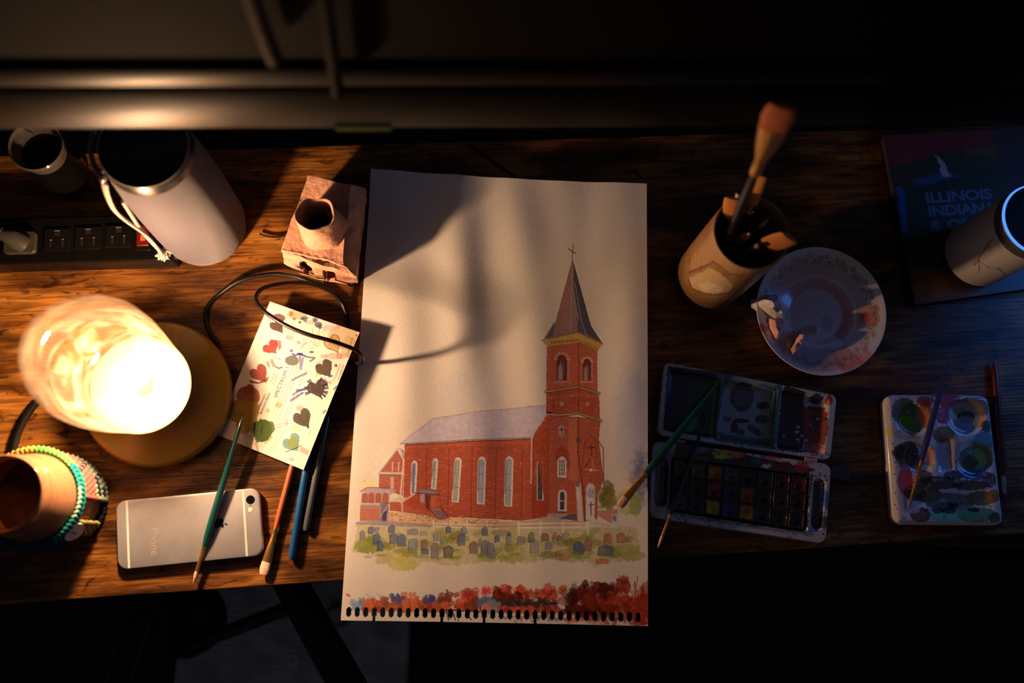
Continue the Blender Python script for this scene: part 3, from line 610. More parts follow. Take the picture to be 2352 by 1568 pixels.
strip(210, 370, 285, 320, 10, [(130, 140, 142), (148, 150, 148)], (5, 10), (2, 4)); strip(190, 850, 320, 395, 90, RS[:3]+[(110, 66, 44)], (6, 14), (5, 11))
for x in (185, 210, 235, 480, 505, 540, 570): cv.line(c6((x+20, 400), (x, 300-(30 if x > 400 else -20))), 8, (172, 84, 48), .85, wob=2)
strip(380, 480, 290, 330, 10, [(70, 58, 88), (84, 66, 92)], (6, 13), (3, 6)); strip(640, 720, 290, 330, 10, [(62, 56, 96), (84, 60, 72)], (5, 10), (4, 8)); strip(730, 850, 285, 320, 9, [(104, 42, 26), (120, 54, 34)], (6, 12), (5, 9))
cv.line(c6((815, 245), (830, 262)), 5, (90, 40, 34), .8); cv.line(c6((845, 262), (870, 272)), 4, (90, 40, 34), .8)
strip(880, 1060, 250, 390, 34, RS, (5, 12), (7, 14)); strip(940, 1050, 320, 400, 12, [(110, 46, 24), (124, 58, 32)], (6, 10), (8, 12)); strip(1090, 1140, 235, 275, 8, [(190, 52, 40), (170, 60, 44)], (5, 9), (4, 8))
strip(1170, 1700, 225, 400, 150, RS, (6, 13), (4, 9)); strip(1170, 1360, 240, 330, 26, DR, (8, 14), (4, 7)); strip(1210, 1660, 320, 385, 60, [(52, 40, 36), (64, 46, 42), (44, 32, 30)], (8, 16), (2.5, 5)); strip(1060, 1220, 290, 400, 18, [(118, 104, 100), (88, 80, 84), (140, 112, 104)], (4, 9), (5, 12))
strip(1070, 1150, 350, 420, 8, [(176, 96, 70)], (5, 9), (6, 9)); strip(1230, 1750, 380, 415, 46, RS, (7, 13), (4, 7))
strip(1720, 2060, 240, 420, 100, DR[:4]+[(96, 24, 14)], (7, 16), (8, 15)); strip(1830, 2060, 190, 250, 26, DR, (5, 10), (6, 12)); strip(1960, 2210, 290, 430, 60, RS+DR, (6, 14), (6, 12))
for x in (2090, 2105, 2125, 2150, 2165): cv.line(c6((x, 145+R.rand()*40), (x+R.randn()*6, 260)), 5, (112, 30, 16), .85, wob=2.5)
strip(2085, 2170, 160, 250, 16, [(125, 36, 20), (150, 60, 38)], (4, 7), (6, 14))
for i in range(34):
    x = 2190+R.rand()*120; y = 170+R.rand()*150; cv.line(c6((x, y), (x+R.randn()*3, y+60+R.rand()*110)), 2.5+3*R.rand(), [(172, 86, 62), (150, 54, 30), (120, 40, 26)][R.randint(3)], .6, wob=2)
strip(2200, 2310, 300, 500, 46, [(150, 48, 24), (165, 66, 36), (132, 40, 22)], (6, 12), (8, 16)); cv.line(c6((2235, 140), (2236, 180)), 2, (90, 34, 24), .9)
for x, y, c in ((60, 275, (150, 66, 46)), (72, 285, (150, 66, 46)), (1590, 195, (170, 90, 76)), (1620, 218, (165, 84, 70)), (1040, 230, (172, 74, 60)), (905, 265, (176, 96, 80))): cv.blob(*c6((x, y))[0], 4, 2.5, c, .8, wob=2)
cv.blob(*c6((1780, 180))[0], 9, 4, (156, 138, 100), .5)
strip(1220, 2250, 425, 485, 70, [(92, 42, 56), (150, 50, 34), (74, 66, 90), (160, 120, 60), (110, 60, 60), (170, 60, 60)], (1.5, 4), (4, 10), (.3, .7)); strip(1700, 2300, 430, 500, 60, RS, (3, 8), (3, 7), (.4, .8))
for p in (((810, 390), (830, 470)), ((812, 395), (1060, 405)), ((868, 420), (880, 475)), ((900, 470), (905, 480)), ((1068, 370), (1080, 410)), ((880, 372), (905, 395)), ((960, 410), (1000, 470)), ((1480, 425), (1490, 485))): cv.line(c6(*p), 2.8, (34, 30, 36), .9, wob=1.5)
# paper geometry
NH = 35; hx0 = tfp(np.array([(801., 1414.)]))[0, 0]; hx1 = tfp(np.array([(1466., 1426.)]))[0, 0]; pitch = (hx1-hx0)/(NH-1)
xs = []; kind = []
left = PX0
xs.append(PX0)
for k in range(NH):
    c = hx0+k*pitch; xs += [c-.0025, c-.0014, c+.0014, c+.0025]
    if k < NH-1: xs.append(c+pitch/2)
xs.append(PX0+PW); xs = sorted(set(xs))
hy = PY0+.0034; hh = .0092
ys = [PY0, hy-.0006, hy, hy+.0012, hy+hh-.0012, hy+hh]+list(np.linspace(hy+hh+.003, PY0+PH, 150))
def ridge(x, c, w): return math.exp(-((x-c)/w)**2)
def pz(x, y):
    u = (x-PX0)/PW; v = (y-PY0)/PH
    z = .0008
    z += .0062*ridge(u, .36+.03*math.sin(v*5), .085)*ridge(v, .72, .24)+.0050*ridge(u, .70-.12*v, .09)*ridge(v, .60, .26)
    z += .0030*ridge(u, .55, .09)*ridge(v, .88, .10)+.0030*ridge(u, .94, .08)*ridge(v, .55, .22)+.0020*ridge(u, .18, .08)*ridge(v, .55, .18)
    z += .0022*ridge(u, .45, .07)*ridge(v, .40, .16)+.0012*ridge(u, .84, .05)*ridge(v, .86, .12)
    z += .0006*(1+math.sin(u*31+v*5))*(.3+.7*v)
    e = max(0, v-.90)/.10; z += .006*e*e*(max(0, 1-u*1.3))**1.2
    return z
V, F, idx = [], [], {}
rr = np.random.RandomState(5)
for j, y in enumerate(ys):
    for i, x in enumerate(xs):
        # left edge slightly flared as the sheet is photographed
        yy = y
        u_, v_ = x/PW, y/PH; q = (PC4[3]*(1-u_)+PC4[2]*u_)*(1-v_)+(PC4[0]*(1-u_)+PC4[1]*u_)*v_; zb = q[2]*(.35*u_+.65) if False else q[2]-.006*math.sin(math.pi*u_)
        V.append((q[0], q[1], max(.0006, zb)+pz(x, y)))
nx = len(xs)
torn = {9, 20}
def holecell(i, j):
    xc = (xs[i]+xs[i+1])/2; k = round((xc-hx0)/pitch); 
    if k < 0 or k >= NH: return False
    dx = abs(xc-(hx0+k*pitch))
    if j in (2, 3, 4): return dx < (.0024 if j == 3 else .0013)
    if j in (0, 1) and k in (3, 11, 16, 22): return dx < .0008
    return False
for j in range(len(ys)-1):
    for i in range(nx-1):
        if holecell(i, j): continue
        a = j*nx+i; F.append((a, a+1, a+nx+1, a+nx))
cv.a *= np.power(np.clip(cv.a/.78, 0, 1), .14)
PAP = imat('watercolour_paper', cv, .85, .15, bump=(750, .35, .0007))
used = sorted(set(k for f in F for k in f)); mpv = {k: n for n, k in enumerate(used)}
V2 = [V[k] for k in used]; F = [tuple(mpv[k] for k in f) for f in F]
o = obj('watercolour_painting', V2, F, PAP, smooth=60, uv=[(xs[k % nx]/PW, ys[k//nx]/PH) for k in used], solid=.0004, loc=tuple(P(1140, 920)))
tag(o, 'watercolour painting of a red brick church with steeple on torn spiral-bound paper', 'painting')
# ------------------------------------------------------------------ brushes
def brush(name, label, A, B, hl, fl, rh, rf, hcol, tipcol, flat=False, fdir=None, fcol=(.75, .45, .12), group=None, bw=None, taper=.35, thick=None, tipcol2=None):
    """paint brush from butt A to bristle tip B; hl, fl = fractions of handle and ferrule; rh handle radius, rf ferrule radius"""
    A = np.asarray(A, float); B = np.asarray(B, float); p = lambda t: A+(B-A)*t
    r = empty(name, tuple(A), label, 'paintbrush', group)
    n = 14; ts = np.linspace(0, 1, n); rad = [rh*(taper+(1-taper)*math.sin(min(1, t*1.15)*math.pi/2))*(1 if t < .9 else 1-(t-.9)*3.2) for t in ts]
    rad[0] *= .55
    V, F = tube([p(t*hl) for t in ts], rad, 12); obj('handle', V, F, hcol, r)
    th = .45 if flat else 1.0; w = bw or rf
    V, F = tube([p(hl-.004), p(hl+fl*.12), p(hl+fl*.16), p(hl+fl*.2), p(hl+fl*.28), p(hl+fl*.32), p(hl+fl*.6), p(hl+fl)], [rf*.98, rf, rf*.88, rf, rf*.88, rf, rf*.9+(w-rf)*.5, w*.92], 16, flat=[1, 1, 1, 1, 1, 1, (1+th)/2, th], fdir=fdir); obj('ferrule', V, F, mat('brass_ferrule', fcol, .28, metal=.9), r)
    s = hl+fl-.006
    if flat: V, F = tube([p(s), p(s+(1-s)*.5), p(.985), p(1)], [w*.86, w*.95, w*.86, w*.7], 16, flat=[th*.9, th*.8, .32, .25], fdir=fdir)
    else: V, F = tube([p(s), p(s+(1-s)*.35), p(s+(1-s)*.75), p(1)], [w*.8, w*.95, w*.5, w*.08], 12)
    obj('bristles', V, F, mat('bristle', tipcol, .7, bump=(900, .6, .0006)), r); return r
TEAL = mat('teal_lacquer', (.004, .055, .050), .22, coat=.5); ORN = mat('orange_lacquer', (.48, .11, .045), .25, coat=.5); BLU = mat('blue_lacquer', (.010, .085, .26), .22, coat=.5); GRY = mat('grey_lacquer', (.07, .085, .10), .25, coat=.5)
PINKT = (.85, .50, .36)
brush('paintbrush', 'dark teal round brush lying across the phone with its pink tip off the phone edge', P(557, 958, .021), P(444, 1340, .006), .78, .145, .0036, .0023, TEAL, PINKT, taper=.5)
brush('paintbrush', 'orange-handled flat brush with cream bristles sticking out from under the paint card', P(700, 960, .0042), P(605, 1319, .0045), .715, .205, .0030, .0026, ORN, (.88, .62, .42), flat=True, bw=.0052, taper=.8)
def rod(name, label, A, B, r, m, cat='paintbrush', r1=None):
    A = np.asarray(A, float); B = np.asarray(B, float)
    t = empty('paintbrush', tuple(A), label, cat)
    V, F = tube([A, A+(B-A)*.02, A+(B-A)*.5, A+(B-A)*.96, B], [r*.8, r, r, (r1 or r)*.97, (r1 or r)*.72], 14); obj('handle', V, F, m, t)
    D = (B-A)/np.linalg.norm(B-A); V, F = tube([B-D*.0002, B+D*.0006], [(r1 or r)*.70, (r1 or r)*.5], 14); obj('butt_end', V, F, BLACKM, t); return t
rod('brush_handle', 'bright blue brush handle sticking out from under the paint card', P(722, 960, .0042), P(669, 1283, .0042), .0036, BLU)
rod('brush_handle', 'dark grey brush handle right of the blue one under the paint card', P(752, 955, .0036), P(702, 1218, .0036), .0034, GRY)
# ------------------------------------------------------------------ paint card
CC = [P(620, 692, .016), P(826, 763, .023), P(697, 1079, .012), P(497, 997, .006)]
CCpx = [(620, 692), (826, 763), (697, 1079), (497, 997)]
CW, CHh = .095, .150
HC = homog(CCpx, [(0, 0), (CW, 0), (CW, CHh), (0, CHh)])
def tfc(p):
    q = np.c_[p, np.ones(len(p))]@HC.T; return q[:, :2]/q[:, 2:]
def cardS(x, y, dz=0):
    u, v = x/CW, y/CHh
    p = CC[0]*(1-u)*(1-v)+CC[1]*u*(1-v)+CC[2]*u*v+CC[3]*(1-u)*v
    return np.array([p[0], p[1], p[2]+.0025*math.sin(math.pi*v)*1.0-.0015*math.sin(math.pi*u)+dz])
cc = Canvas((0, 0, CW, CHh), 9000, (.84, .80, .72), ref=(310, 282, 245), tf=tfc)
k1 = crop(540, 820, 6.533); k2 = crop(600, 690, 7.465); k3 = crop(680, 900, 8.71); k5 = crop(480, 680, 3.734)
cc.blob(*k2((600, 230))[0], 24, 12, (245, 195, 120), .7, wob=8, soft=8); cc.blob(*k2((1400, 620))[0], 36, 30, (250, 200, 120), .7, wob=8, soft=8); cc.blob(*k2((1500, 800))[0], 18, 26, (248, 190, 110), .6, wob=8, soft=6); cc.blob(*k2((1300, 960))[0], 28, 8, (245, 180, 130), .6, wob=5, soft=5)
cc.blob(*k2((1200, 460))[0], 20, 7, (240, 200, 200), .6, wob=6, soft=5); cc.blob(*k2((830, 370))[0], 12, 5, (235, 195, 190), .6, wob=5, soft=4); cc.blob(*k2((1330, 960))[0], 9, 6, (240, 160, 150), .7, wob=4); cc.blob(*k2((470, 640))[0], 9, 6, (240, 165, 160), .7, wob=4)
cc.blob(*k2((1070, 970))[0], 9, 5, (215, 175, 195), .7, wob=4); cc.blob(*k2((140, 290))[0], 9, 10, (235, 165, 195), .6, wob=4, soft=4)
for x, y, rx, ry, c in ((505, 225, 5, 6, (235, 130, 80)), (550, 310, 4, 4, (235, 125, 75)), (735, 290, 8, 4, (110, 115, 145)), (690, 310, 5, 4, (105, 110, 140)), (740, 330, 4, 5, (125, 130, 160)), (648, 370, 3, 3, (60, 55, 80)), (910, 325, 6, 6, (95, 95, 120)), (965, 410, 9, 7, (100, 98, 120)), (990, 440, 5, 6, (105, 102, 125)), (625, 725, 5, 4, (180, 180, 220)), (500, 870, 4, 3, (85, 85, 140)), (850, 890, 6, 3, (90, 90, 130)), (1275, 1130, 4, 4, (130, 90, 105)), (1632, 600, 2.4, 2.6, (200, 120, 140)), (945, 1140, 4, 2, (235, 170, 150)), (1195, 1310, 4, 3, (95, 90, 135)), (1060, 1370, 8, 4, (245, 195, 195)), (1170, 1420, 5, 4, (245, 205, 165))):
    cc.blob(*k2((x, y))[0], rx, ry, c, .9, wob=3)
for p, w, c in ((((520, 920), (560, 950), (640, 920), (700, 950), (780, 975)), 4.5, (50, 55, 150)), (((620, 920), (690, 930)), 5, (45, 50, 145)), (((800, 985), (900, 990)), 4, (75, 80, 150)), (((830, 1050), (890, 1010)), 4, (95, 105, 150)), (((645, 960), (660, 1080), (665, 1180)), 6, (125, 145, 190)), (((700, 1000), (680, 1120)), 6, (150, 165, 200)), (((520, 1380), (620, 1320), (760, 1260)), 5, (110, 115, 175)), (((600, 1560), (740, 1530)), 6, (70, 75, 155)), (((1110, 1410), (1125, 1500)), 5.5, (90, 100, 170)), (((1290, 1490), (1240, 1550)), 3, (60, 60, 110)), (((210, 985), (330, 1030)), 1.6, (240, 130, 120))):
    cc.line(k2(*p), w, c, .9, wob=3)
for p, w, c in ((((860, 570), (940, 520), (1050, 490)), 5.5, (90, 100, 170)), (((830, 660), (920, 600), (1000, 550)), 5.5, (60, 62, 145)), (((600, 155), (640, 180), (690, 165)), 3.5, (50, 50, 110)), (((480, 90), (500, 150)), 6, (250, 160, 115)), (((540, 60), (570, 140)), 7, (250, 150, 100)), (((600, 1015), (830, 1000)), 1.2, (130, 115, 160)), (((620, 1040), (610, 1065), (660, 1060), (680, 1040), (640, 1040)), 1.2, (120, 105, 155)), (((720, 980), (770, 940), (740, 1040)), 1.2, (120, 105, 155)), (((780, 960), (760, 1050)), 1.2, (120, 105, 155))):
    cc.line(k1(*p), w, c, .85, wob=2)
cc.line(k3((540, 440), (585, 390)), 3.5, (95, 95, 160), .9); cc.line(k3((225, 680), (230, 750)), 2, (50, 40, 60), .9); cc.line(k3((285, 760), (265, 860)), 1.4, (150, 110, 90), .8)
# botanical sprigs
for i in range(60):
    x, y = [(700, 640), (1030, 530), (830, 700), (400, 520)][i % 4]; x += R.randn()*45; y += R.randn()*60
    t = R.rand()*.8+.3; L_ = 1.6+R.rand(); a0 = k2((x, y))[0]; cc.line([a0, (a0[0]+L_*math.cos(t), a0[1]+L_*math.sin(t))], .9, (95, 75, 60), .85, wob=.2)
for p in (((860, 480), (890, 640), (930, 790)), ((940, 600), (980, 700), (950, 800)), ((740, 700), (690, 790), (640, 850)), ((880, 720), (915, 795)), ((1000, 430), (960, 560), (1000, 640)), ((820, 810), (880, 830)), ((820, 690), (850, 710))): cc.line(k2(*p), 1.1, (130, 95, 75), .8, wob=1)
cc.poly(k2((760, 715), (690, 770), (640, 850), (700, 800), (790, 730)), (240, 180, 165), .7)
# hearts
def heart(cf, cx_, cy_, w, h, rot, col, col2=None, a=.95, n=28):
    pts = []
    for k in range(n):
        t = 2*math.pi*k/n; x = 16*math.sin(t)**3/17*w; y = -(13*math.cos(t)-5*math.cos(2*t)-2*math.cos(3*t)-math.cos(4*t))/15*h
        pts.append((cx_+x*math.cos(rot)-y*math.sin(rot), cy_+x*math.sin(rot)+y*math.cos(rot)))
    cc.poly(cf(*pts), col, a, wob=4, edge=.35, tex=.12)
    if col2: cc.blob(*cf((cx_, cy_))[0], w/12, h/12, col2, .6, wob=4, soft=6)
    return pts
heart(k2, 270, 440, 130, 140, -.6, (88, 50, 46), (112, 70, 50)); cc.blob(*k2((290, 300))[0], 15, 10, (112, 38, 44), .9, wob=4); cc.blob(*k2((290, 590))[0], 6, 3, (235, 130, 170), .5)
cc.poly(k2((230, 680), (330, 700), (330, 840), (290, 860), (240, 760)), (235, 105, 100), .9, wob=3)
heart(k2, 160, 820, 150, 130, -.7, (186, 40, 28)); heart(k1, 360, 260, 140, 150, -.6, (196, 68, 42), (228, 96, 62)); cc.poly(k1((205, 360), (350, 390), (500, 300), (470, 380), (330, 415), (220, 400)), (165, 58, 38), .9)
cc.blob(*k1((190, 600))[0], 27, 24, (196, 96, 44), .95, wob=5); cc.poly(k1((110, 520), (190, 420), (260, 430), (300, 560), (120, 580)), (188, 92, 48), .95, wob=3)
cc.blob(*k1((90, 820))[0], 40, 26, (225, 165, 50), .95, wob=7); cc.blob(*k1((250, 780))[0], 16, 18, (228, 170, 62), .95, wob=5); cc.blob(*k1((200, 930))[0], 18, 30, (222, 164, 58), .9, wob=6); cc.blob(*k1((110, 1010))[0], 16, 22, (224, 168, 50), .9, wob=5); cc.blob(*k1((40, 860))[0], 12, 10, (190, 165, 30), .8)
cc.blob(*k1((400, 1100))[0], 22, 26, (80, 112, 26), .97, wob=6); cc.poly(k1((260, 1120), (380, 940), (560, 980), (590, 1080), (480, 1240), (300, 1280)), (96, 122, 38), .95, wob=5, edge=.3); cc.line(k1((400, 1030), (385, 1120), (390, 1150)), 3, (46, 72, 20), .8); cc.line(k1((300, 1280), (330, 1400)), 5, (240, 200, 110), .8, wob=3); cc.line(k1((440, 1290), (540, 1200)), 4, (225, 200, 90), .8, wob=3)
heart(k1, 850, 1290, 150, 150, -.6, (122, 178, 160), (172, 186, 84)); cc.blob(*k1((860, 1290))[0], 12, 13, (165, 175, 70), .7, wob=4, soft=4); cc.line(k1((750, 1420), (900, 1370), (985, 1330)), 2, (20, 60, 50), .9); cc.blob(*k1((840, 1530))[0], 6, 5, (170, 205, 190), .8)
cc.poly(k1((980, 1340), (1120, 1410), (1080, 1480), (960, 1410)), (222, 180, 140), .8, wob=2)
heart(k1, 1010, 930, 150, 165, -.55, (42, 36, 38), (84, 84, 44)); cc.blob(*k1((960, 780))[0], 9, 7, (120, 108, 90), .6, wob=4); cc.blob(*k1((1030, 890))[0], 8, 11, (98, 98, 50), .6, soft=5); cc.blob(*k1((900, 1080))[0], 12, 6, (232, 205, 110), .5)
heart(k2, 950, 1520, 190, 170, -.35, (52, 32, 36), (80, 46, 44)); 
for i in range(14):
    t = R.rand()*6.28; a0 = k2((935, 1530))[0]; cc.line([(a0[0]+18*math.cos(t), a0[1]+18*math.sin(t)), (a0[0]+27*math.cos(t), a0[1]+27*math.sin(t))], 4, (40, 34, 62), .9, wob=3)
h_ = heart(k2, 1080, 1180, 165, 175, -.55, (60, 42, 30))
for i in range(11): cc.line(k2((940+i*26, 1060-i*8+(i > 6)*60), (930+i*27, 1330-i*14)), 1.2, (122, 86, 54), .8, wob=1)
hh_ = heart(k2, 1220, 740, 150, 170, -.5, (236, 184, 92), None, .8)
for i in range(60):
    x, y = 1100+R.rand()*230, 620+R.rand()*260; cc.line(k2((x, y), (x+30, y-25)), 1.0, (196, 130, 50), .5, wob=.6)
cc.line(k2(*[(hh_[k][0], hh_[k][1]) for k in range(2, 24)]), 1.5, (90, 55, 25), .9, wob=1)
cc.blob(*k1((840, 60))[0], 16, 12, (112, 114, 104), .95, wob=4, edge=.3); cc.blob(*k1((640, 730))[0], 8, 6, (235, 200, 100), .8, wob=4); cc.blob(*k1((475, 810))[0], 5, 5, (230, 215, 130), .8)
cc.a *= .74
V, F = [], []
for j in range(31):
    for i in range(21): V.append(cardS(CW*i/20, CHh*j/30))
for j in range(30):
    for i in range(20): a = j*21+i; F.append((a, a+1, a+22, a+21))
uvc = [((i/20), (j/30)) for j in range(31) for i in range(21)]
card = obj('paint_card', V, F, imat('painted_card', cc, .7, .25, bump=(500, .15, .0004)), smooth=60, uv=uvc, solid=.0004, loc=tuple(P(662, 885, .012)))
tag(card, 'white paint swatch card with painted hearts lying on the orange and blue brush handles', 'card')
INK = mat('dark_print_ink', (.05, .045, .045), .8); INK2 = mat('red_print_ink', (.50, .22, .16), .8); INK3 = mat('grey_print_ink', (.22, .20, .19), .8)
def cardtext(body, px, px2, height, ink, off=0):
    """printed line on the card running from pixel px towards px2; height in metres"""
    g, Fg = text_geo(body, 1.0, off); a, b = tfc(np.array([px, px2], float)); d = (b-a); L_ = np.linalg.norm(d); d /= L_; nrm = np.array([d[1], -d[0]])
    if abs(0) : pass
    wid = g[:, 0].max(); V = []
    for x, y, z in g:
        q = a+d*(x/wid*L_)+nrm*(y*height/.7); V.append(cardS(q[0], q[1], .00018))
    obj('printed_text', V, Fg, ink, card, smooth=0)
cardtext('SPECTRUM 1', k1((615, 630))[0], k1((795, 175))[0], .0036, INK)
cardtext('MORNING PEACH', k1((385, 865))[0], k1((520, 555))[0], .0020, INK, .01); cardtext('REMBRANDTS', k1((350, 790))[0], k1((455, 575))[0], .0018, INK, .01)
cardtext('OMAHA AUTUMN', k1((150, 1215))[0], k1((295, 925))[0], .0018, INK3, .01); cardtext('FALL LEAF', k1((210, 1210))[0], k1((300, 1040))[0], .0018, INK3)
cardtext('RUSSIAN', k1((525, 400))[0], k1((600, 240))[0], .0016, INK3); cardtext('PUMPKIN', k1((570, 420))[0], k1((645, 255))[0], .0016, INK3)
cardtext('NOVEMBER MIN', k2((1330, 1390))[0], k2((1420, 1120))[0], .0016, INK3); cardtext('THE ANCIENTS', k2((1240, 1420))[0], k2((1370, 1100))[0], .0014, INK3)
cardtext('COFFEE WOOD', k2((1490, 950))[0], k2((1575, 640))[0], .0017, INK3)
for i, (a_, b_) in enumerate((((560, 865), (870, 130)), ((600, 900), (960, 60)), ((640, 930), (1010, 40)), ((700, 950), (1080, 190)), ((790, 870), (900, 620)), ((520, 1390), (690, 1090)), ((570, 1400), (750, 1080)))):
    cardtext(['made to be painted in every season for the happening', 'from small to the pans of rich water', 'may be painted in waters a gentle fall tint', 'last fade a many brush of gentle colour', 'of soft autumn', 'a first pale tone of leaf', 'quiet water and the frost'][i], k1(a_)[0], k1(b_)[0], .0013, INK2)
# clear scrap poking out from under the card
g = empty('clear_clip', tuple(P(577, 812, 0)), 'small clear plastic clip half hidden beside the left edge of the paint card', 'clip')
for i, (a_, b_) in enumerate((((567, 812), (600, 816)), ((570, 818), (600, 822)))):
    V, F = tube([P(*a_, .003+.001*i), P(*b_, .003+.001*i)], .0011, 8); obj('prong', V, F, glassy('clear_plastic', (.9, .9, .9), .25, .08, (.6, .5, .4), .25), g)
V, F = tube([P(568, 810, .002), P(570, 820, .002)], .0015, 8); obj('clip_bar', V, F, glassy('clear_plastic', (.9, .9, .9), .25, .08, (.6, .5, .4), .25), g)
# ------------------------------------------------------------------ phone
z = .0074
pc_ = [P(265, 1150, z), P(596, 1119, z), P(606, 1275, z), P(270, 1309, z)]
ph = empty('smartphone', tuple(P(435, 1214, 0)), 'silver smartphone lying face down with a teal brush across it', 'phone')
ALU = mat('silver_aluminium', (.44, .44, .46), .36, metal=.55); LINE = mat('antenna_band', (.66, .60, .54), .45)
pp = rpoly([q[:2] for q in pc_][::-1], .0095, 8); c0 = np.mean([q[:2] for q in pc_], 0)
V, F = [], []; L_ = [(.985, .0006), (1, .0022), (1, .0054), (.994, .0066), (.985, .0072), (.97, z)]
nn = len(pp)
for s_, zz in L_:
    for q in pp:
        d = q-c0; V.append((*(q-d/np.linalg.norm(d)*(1-s_)*.06), zz))
for k in range(len(L_)-1):
    for i in range(nn): j = (i+1) % nn; F.append((k*nn+i, k*nn+j, (k+1)*nn+j, (k+1)*nn+i))
F.append(tuple(range(nn))[::-1]); F.append(tuple(range((len(L_)-1)*nn, len(L_)*nn)))
obj('back_shell', V, F, ALU, ph, smooth=50)
def onphone(u, v, zz=0): # u along, v down
    p = (pc_[0]*(1-u)+pc_[1]*u)*(1-v)+(pc_[3]*(1-u)+pc_[2]*u)*v; p = p.copy(); p[2] = z+zz; return p
for u in (.078, .884):
    V, F = prism([onphone(u-.007, .012)[:2], onphone(u+.007, .012)[:2], onphone(u+.007, .988)[:2], onphone(u-.007, .988)[:2]], z-.0004, z+.00012); obj('antenna_line', V, F, LINE, ph)
def disc(name, c, r, zz, m, par, n=32, h=.0003):
    V, F = lathe([(0, 0), (r, 0), (r, h), (r*.9, h*1.2), (0, h*1.2)], (c[0], c[1], c[2]+zz), n); return obj(name, V, F, m, par)
q = P(575, 1147, z); disc('camera_ring', q, .0042, 0, mat('dark_chrome', (.2, .2, .22), .2, metal=1), ph); disc('camera_lens', q, .0035, .0004, mat('lens_glass', (.004, .004, .006), .05, coat=1), ph)
q = P(575, 1160, z); disc('microphone_hole', q, .0006, 0, BLACKM, ph, 12); q = P(575, 1170, z); disc('flash', q, .0022, 0, mat('flash_cream', (.85, .75, .5), .3), ph, 20)
# fruit emblem : body with bite plus leaf
def flatpx(name, pts, zz, m, par, h=.00015):
    V, F = prism([P(*q, zz)[:2] for q in pts], zz-.0001, zz+h); return obj(name, V, F, m, par, smooth=0)
EM = mat('black_mirror', (.01, .01, .012), .15)
ec = P(504, 1202, z)
ax = (P(496, 1150, z)-P(505, 1203, z))[:2]; 
ux = (pc_[1]-pc_[0])[:2]; ux /= np.linalg.norm(ux); uy = np.array([-ux[1], ux[0]])
prof_e = [(-.2, -4.8), (-1.6, -5.0), (-3.2, -4.0), (-4.6, -1.5), (-4.9, 1.0), (-4.2, 3.2), (-2.4, 4.1), (-.6, 3.5), (.8, 3.6), (2.4, 4.1), (4.0, 3.2), (4.3, 2.7), (3.2, 1.6), (2.9, -.2), (3.6, -1.8), (4.7, -2.4), (3.9, -4.0), (2.4, -5.0), (1.0, -4.9), (.4, -4.6)]
# emblem stands with its top towards the camera end of the phone
S_ = .00105
V, F = prism([ec[:2]+(ux*y+(-uy)*x)*S_ for x, y in prof_e], z-.0001, z+.00015); obj('emblem', V, F, EM, ph, smooth=0)
V, F = prism([ec[:2]+(ux*y+(-uy)*x)*S_ for x, y in ((-.1, 4.6), (.2, 6.0), (1.4, 7.2), (2.3, 7.4), (2.1, 6.0), (1.2, 4.9))], z-.0001, z+.00015); obj('emblem_leaf', V, F, EM, ph, smooth=0)
g_, Fg = text_geo('iPhone', .0105)
tc0 = P(346, 1206, z)[:2]
V = [(*(tc0+(-uy)*x*1.0+ux*(y)), z+.0001) for x, y, _ in g_]; obj('printed_name', V, Fg, mat('faint_grey_print', (.30, .26, .23), .5), ph, smooth=0)
# ------------------------------------------------------------------ glass jar with crochet sleeve
JB = P(143, 1151); jar = empty('glass_jar', (JB[0], JB[1], 0), 'open glass jar of murky water in a colourful crochet sleeve at the left edge', 'jar')
JG = glassy('murky_glass', (.80, .62, .50), .22, .06, (.36, .17, .085), .62)
rs = 1.0
prof = [(0, .002), (.034, .001), (.0385, .004), (.040, .012), (.0405, .060), (.0400, .074), (.0375, .088), (.0352, .096), (.0336, .101), (.0356, .103), (.0338, .106), (.0332, .111), (.0352, .114), (.0332, .117), (.0332, .126), (.0335, .129), (.0322, .1305), (.0305, .129), (.0300, .118), (.0310, .100), (.034, .088), (.0375, .072), (.0380, .010), (0, .006)]
V, F = lathe(prof, JB, 80); obj('glass_body', V, F, JG, jar, smooth=60)
V, F = lathe([(0, .055), (.0370, .055), (.0370, .0555), (0, .0556)], JB, 48); obj('paint_water', V, F, mat('brown_water', (.045, .018, .008), .04, coat=1), jar)
V, F = lathe([(0, .0065), (.0368, .011), (.0368, .0548), (0, .0549)], JB, 48); obj('water_body', V, F, mat('deep_brown_water', (.03, .012, .006), .3), jar)
YC = {'green': (.16, .62, .12), 'teal': (.02, .34, .32), 'mint': (.40, .72, .55), 'coral': (.85, .18, .14), 'peach': (.90, .50, .32), 'yellow': (.80, .55, .12), 'navy': (.02, .025, .06), 'sage': (.30, .42, .30), 'plum': (.14, .03, .08), 'blue': (.02, .12, .20)}
YM = {k: mat(k+'_yarn', tuple(x*.55 for x in v), .9, spec=.1, bump=(1500, .6, .0005)) for k, v in YC.items()}
acc = {k: ([], []) for k in YC}
def addst(k, g): V, F = acc[k]; n = len(V); V += [tuple(v) for v in g[0]]; F += [tuple(i+n for i in f) for f in g[1]]
def stitch(t, zz, r, dt, dz, rad, k):
    a = (JB[0]+r*math.cos(t-dt), JB[1]+r*math.sin(t-dt), zz-dz); m_ = (JB[0]+(r+rad*.5)*math.cos(t), JB[1]+(r+rad*.5)*math.sin(t), zz); b = (JB[0]+r*math.cos(t+dt), JB[1]+r*math.sin(t+dt), zz+dz)
    addst(k, tube([a, m_, b], [rad*.55, rad, rad*.55], 6))
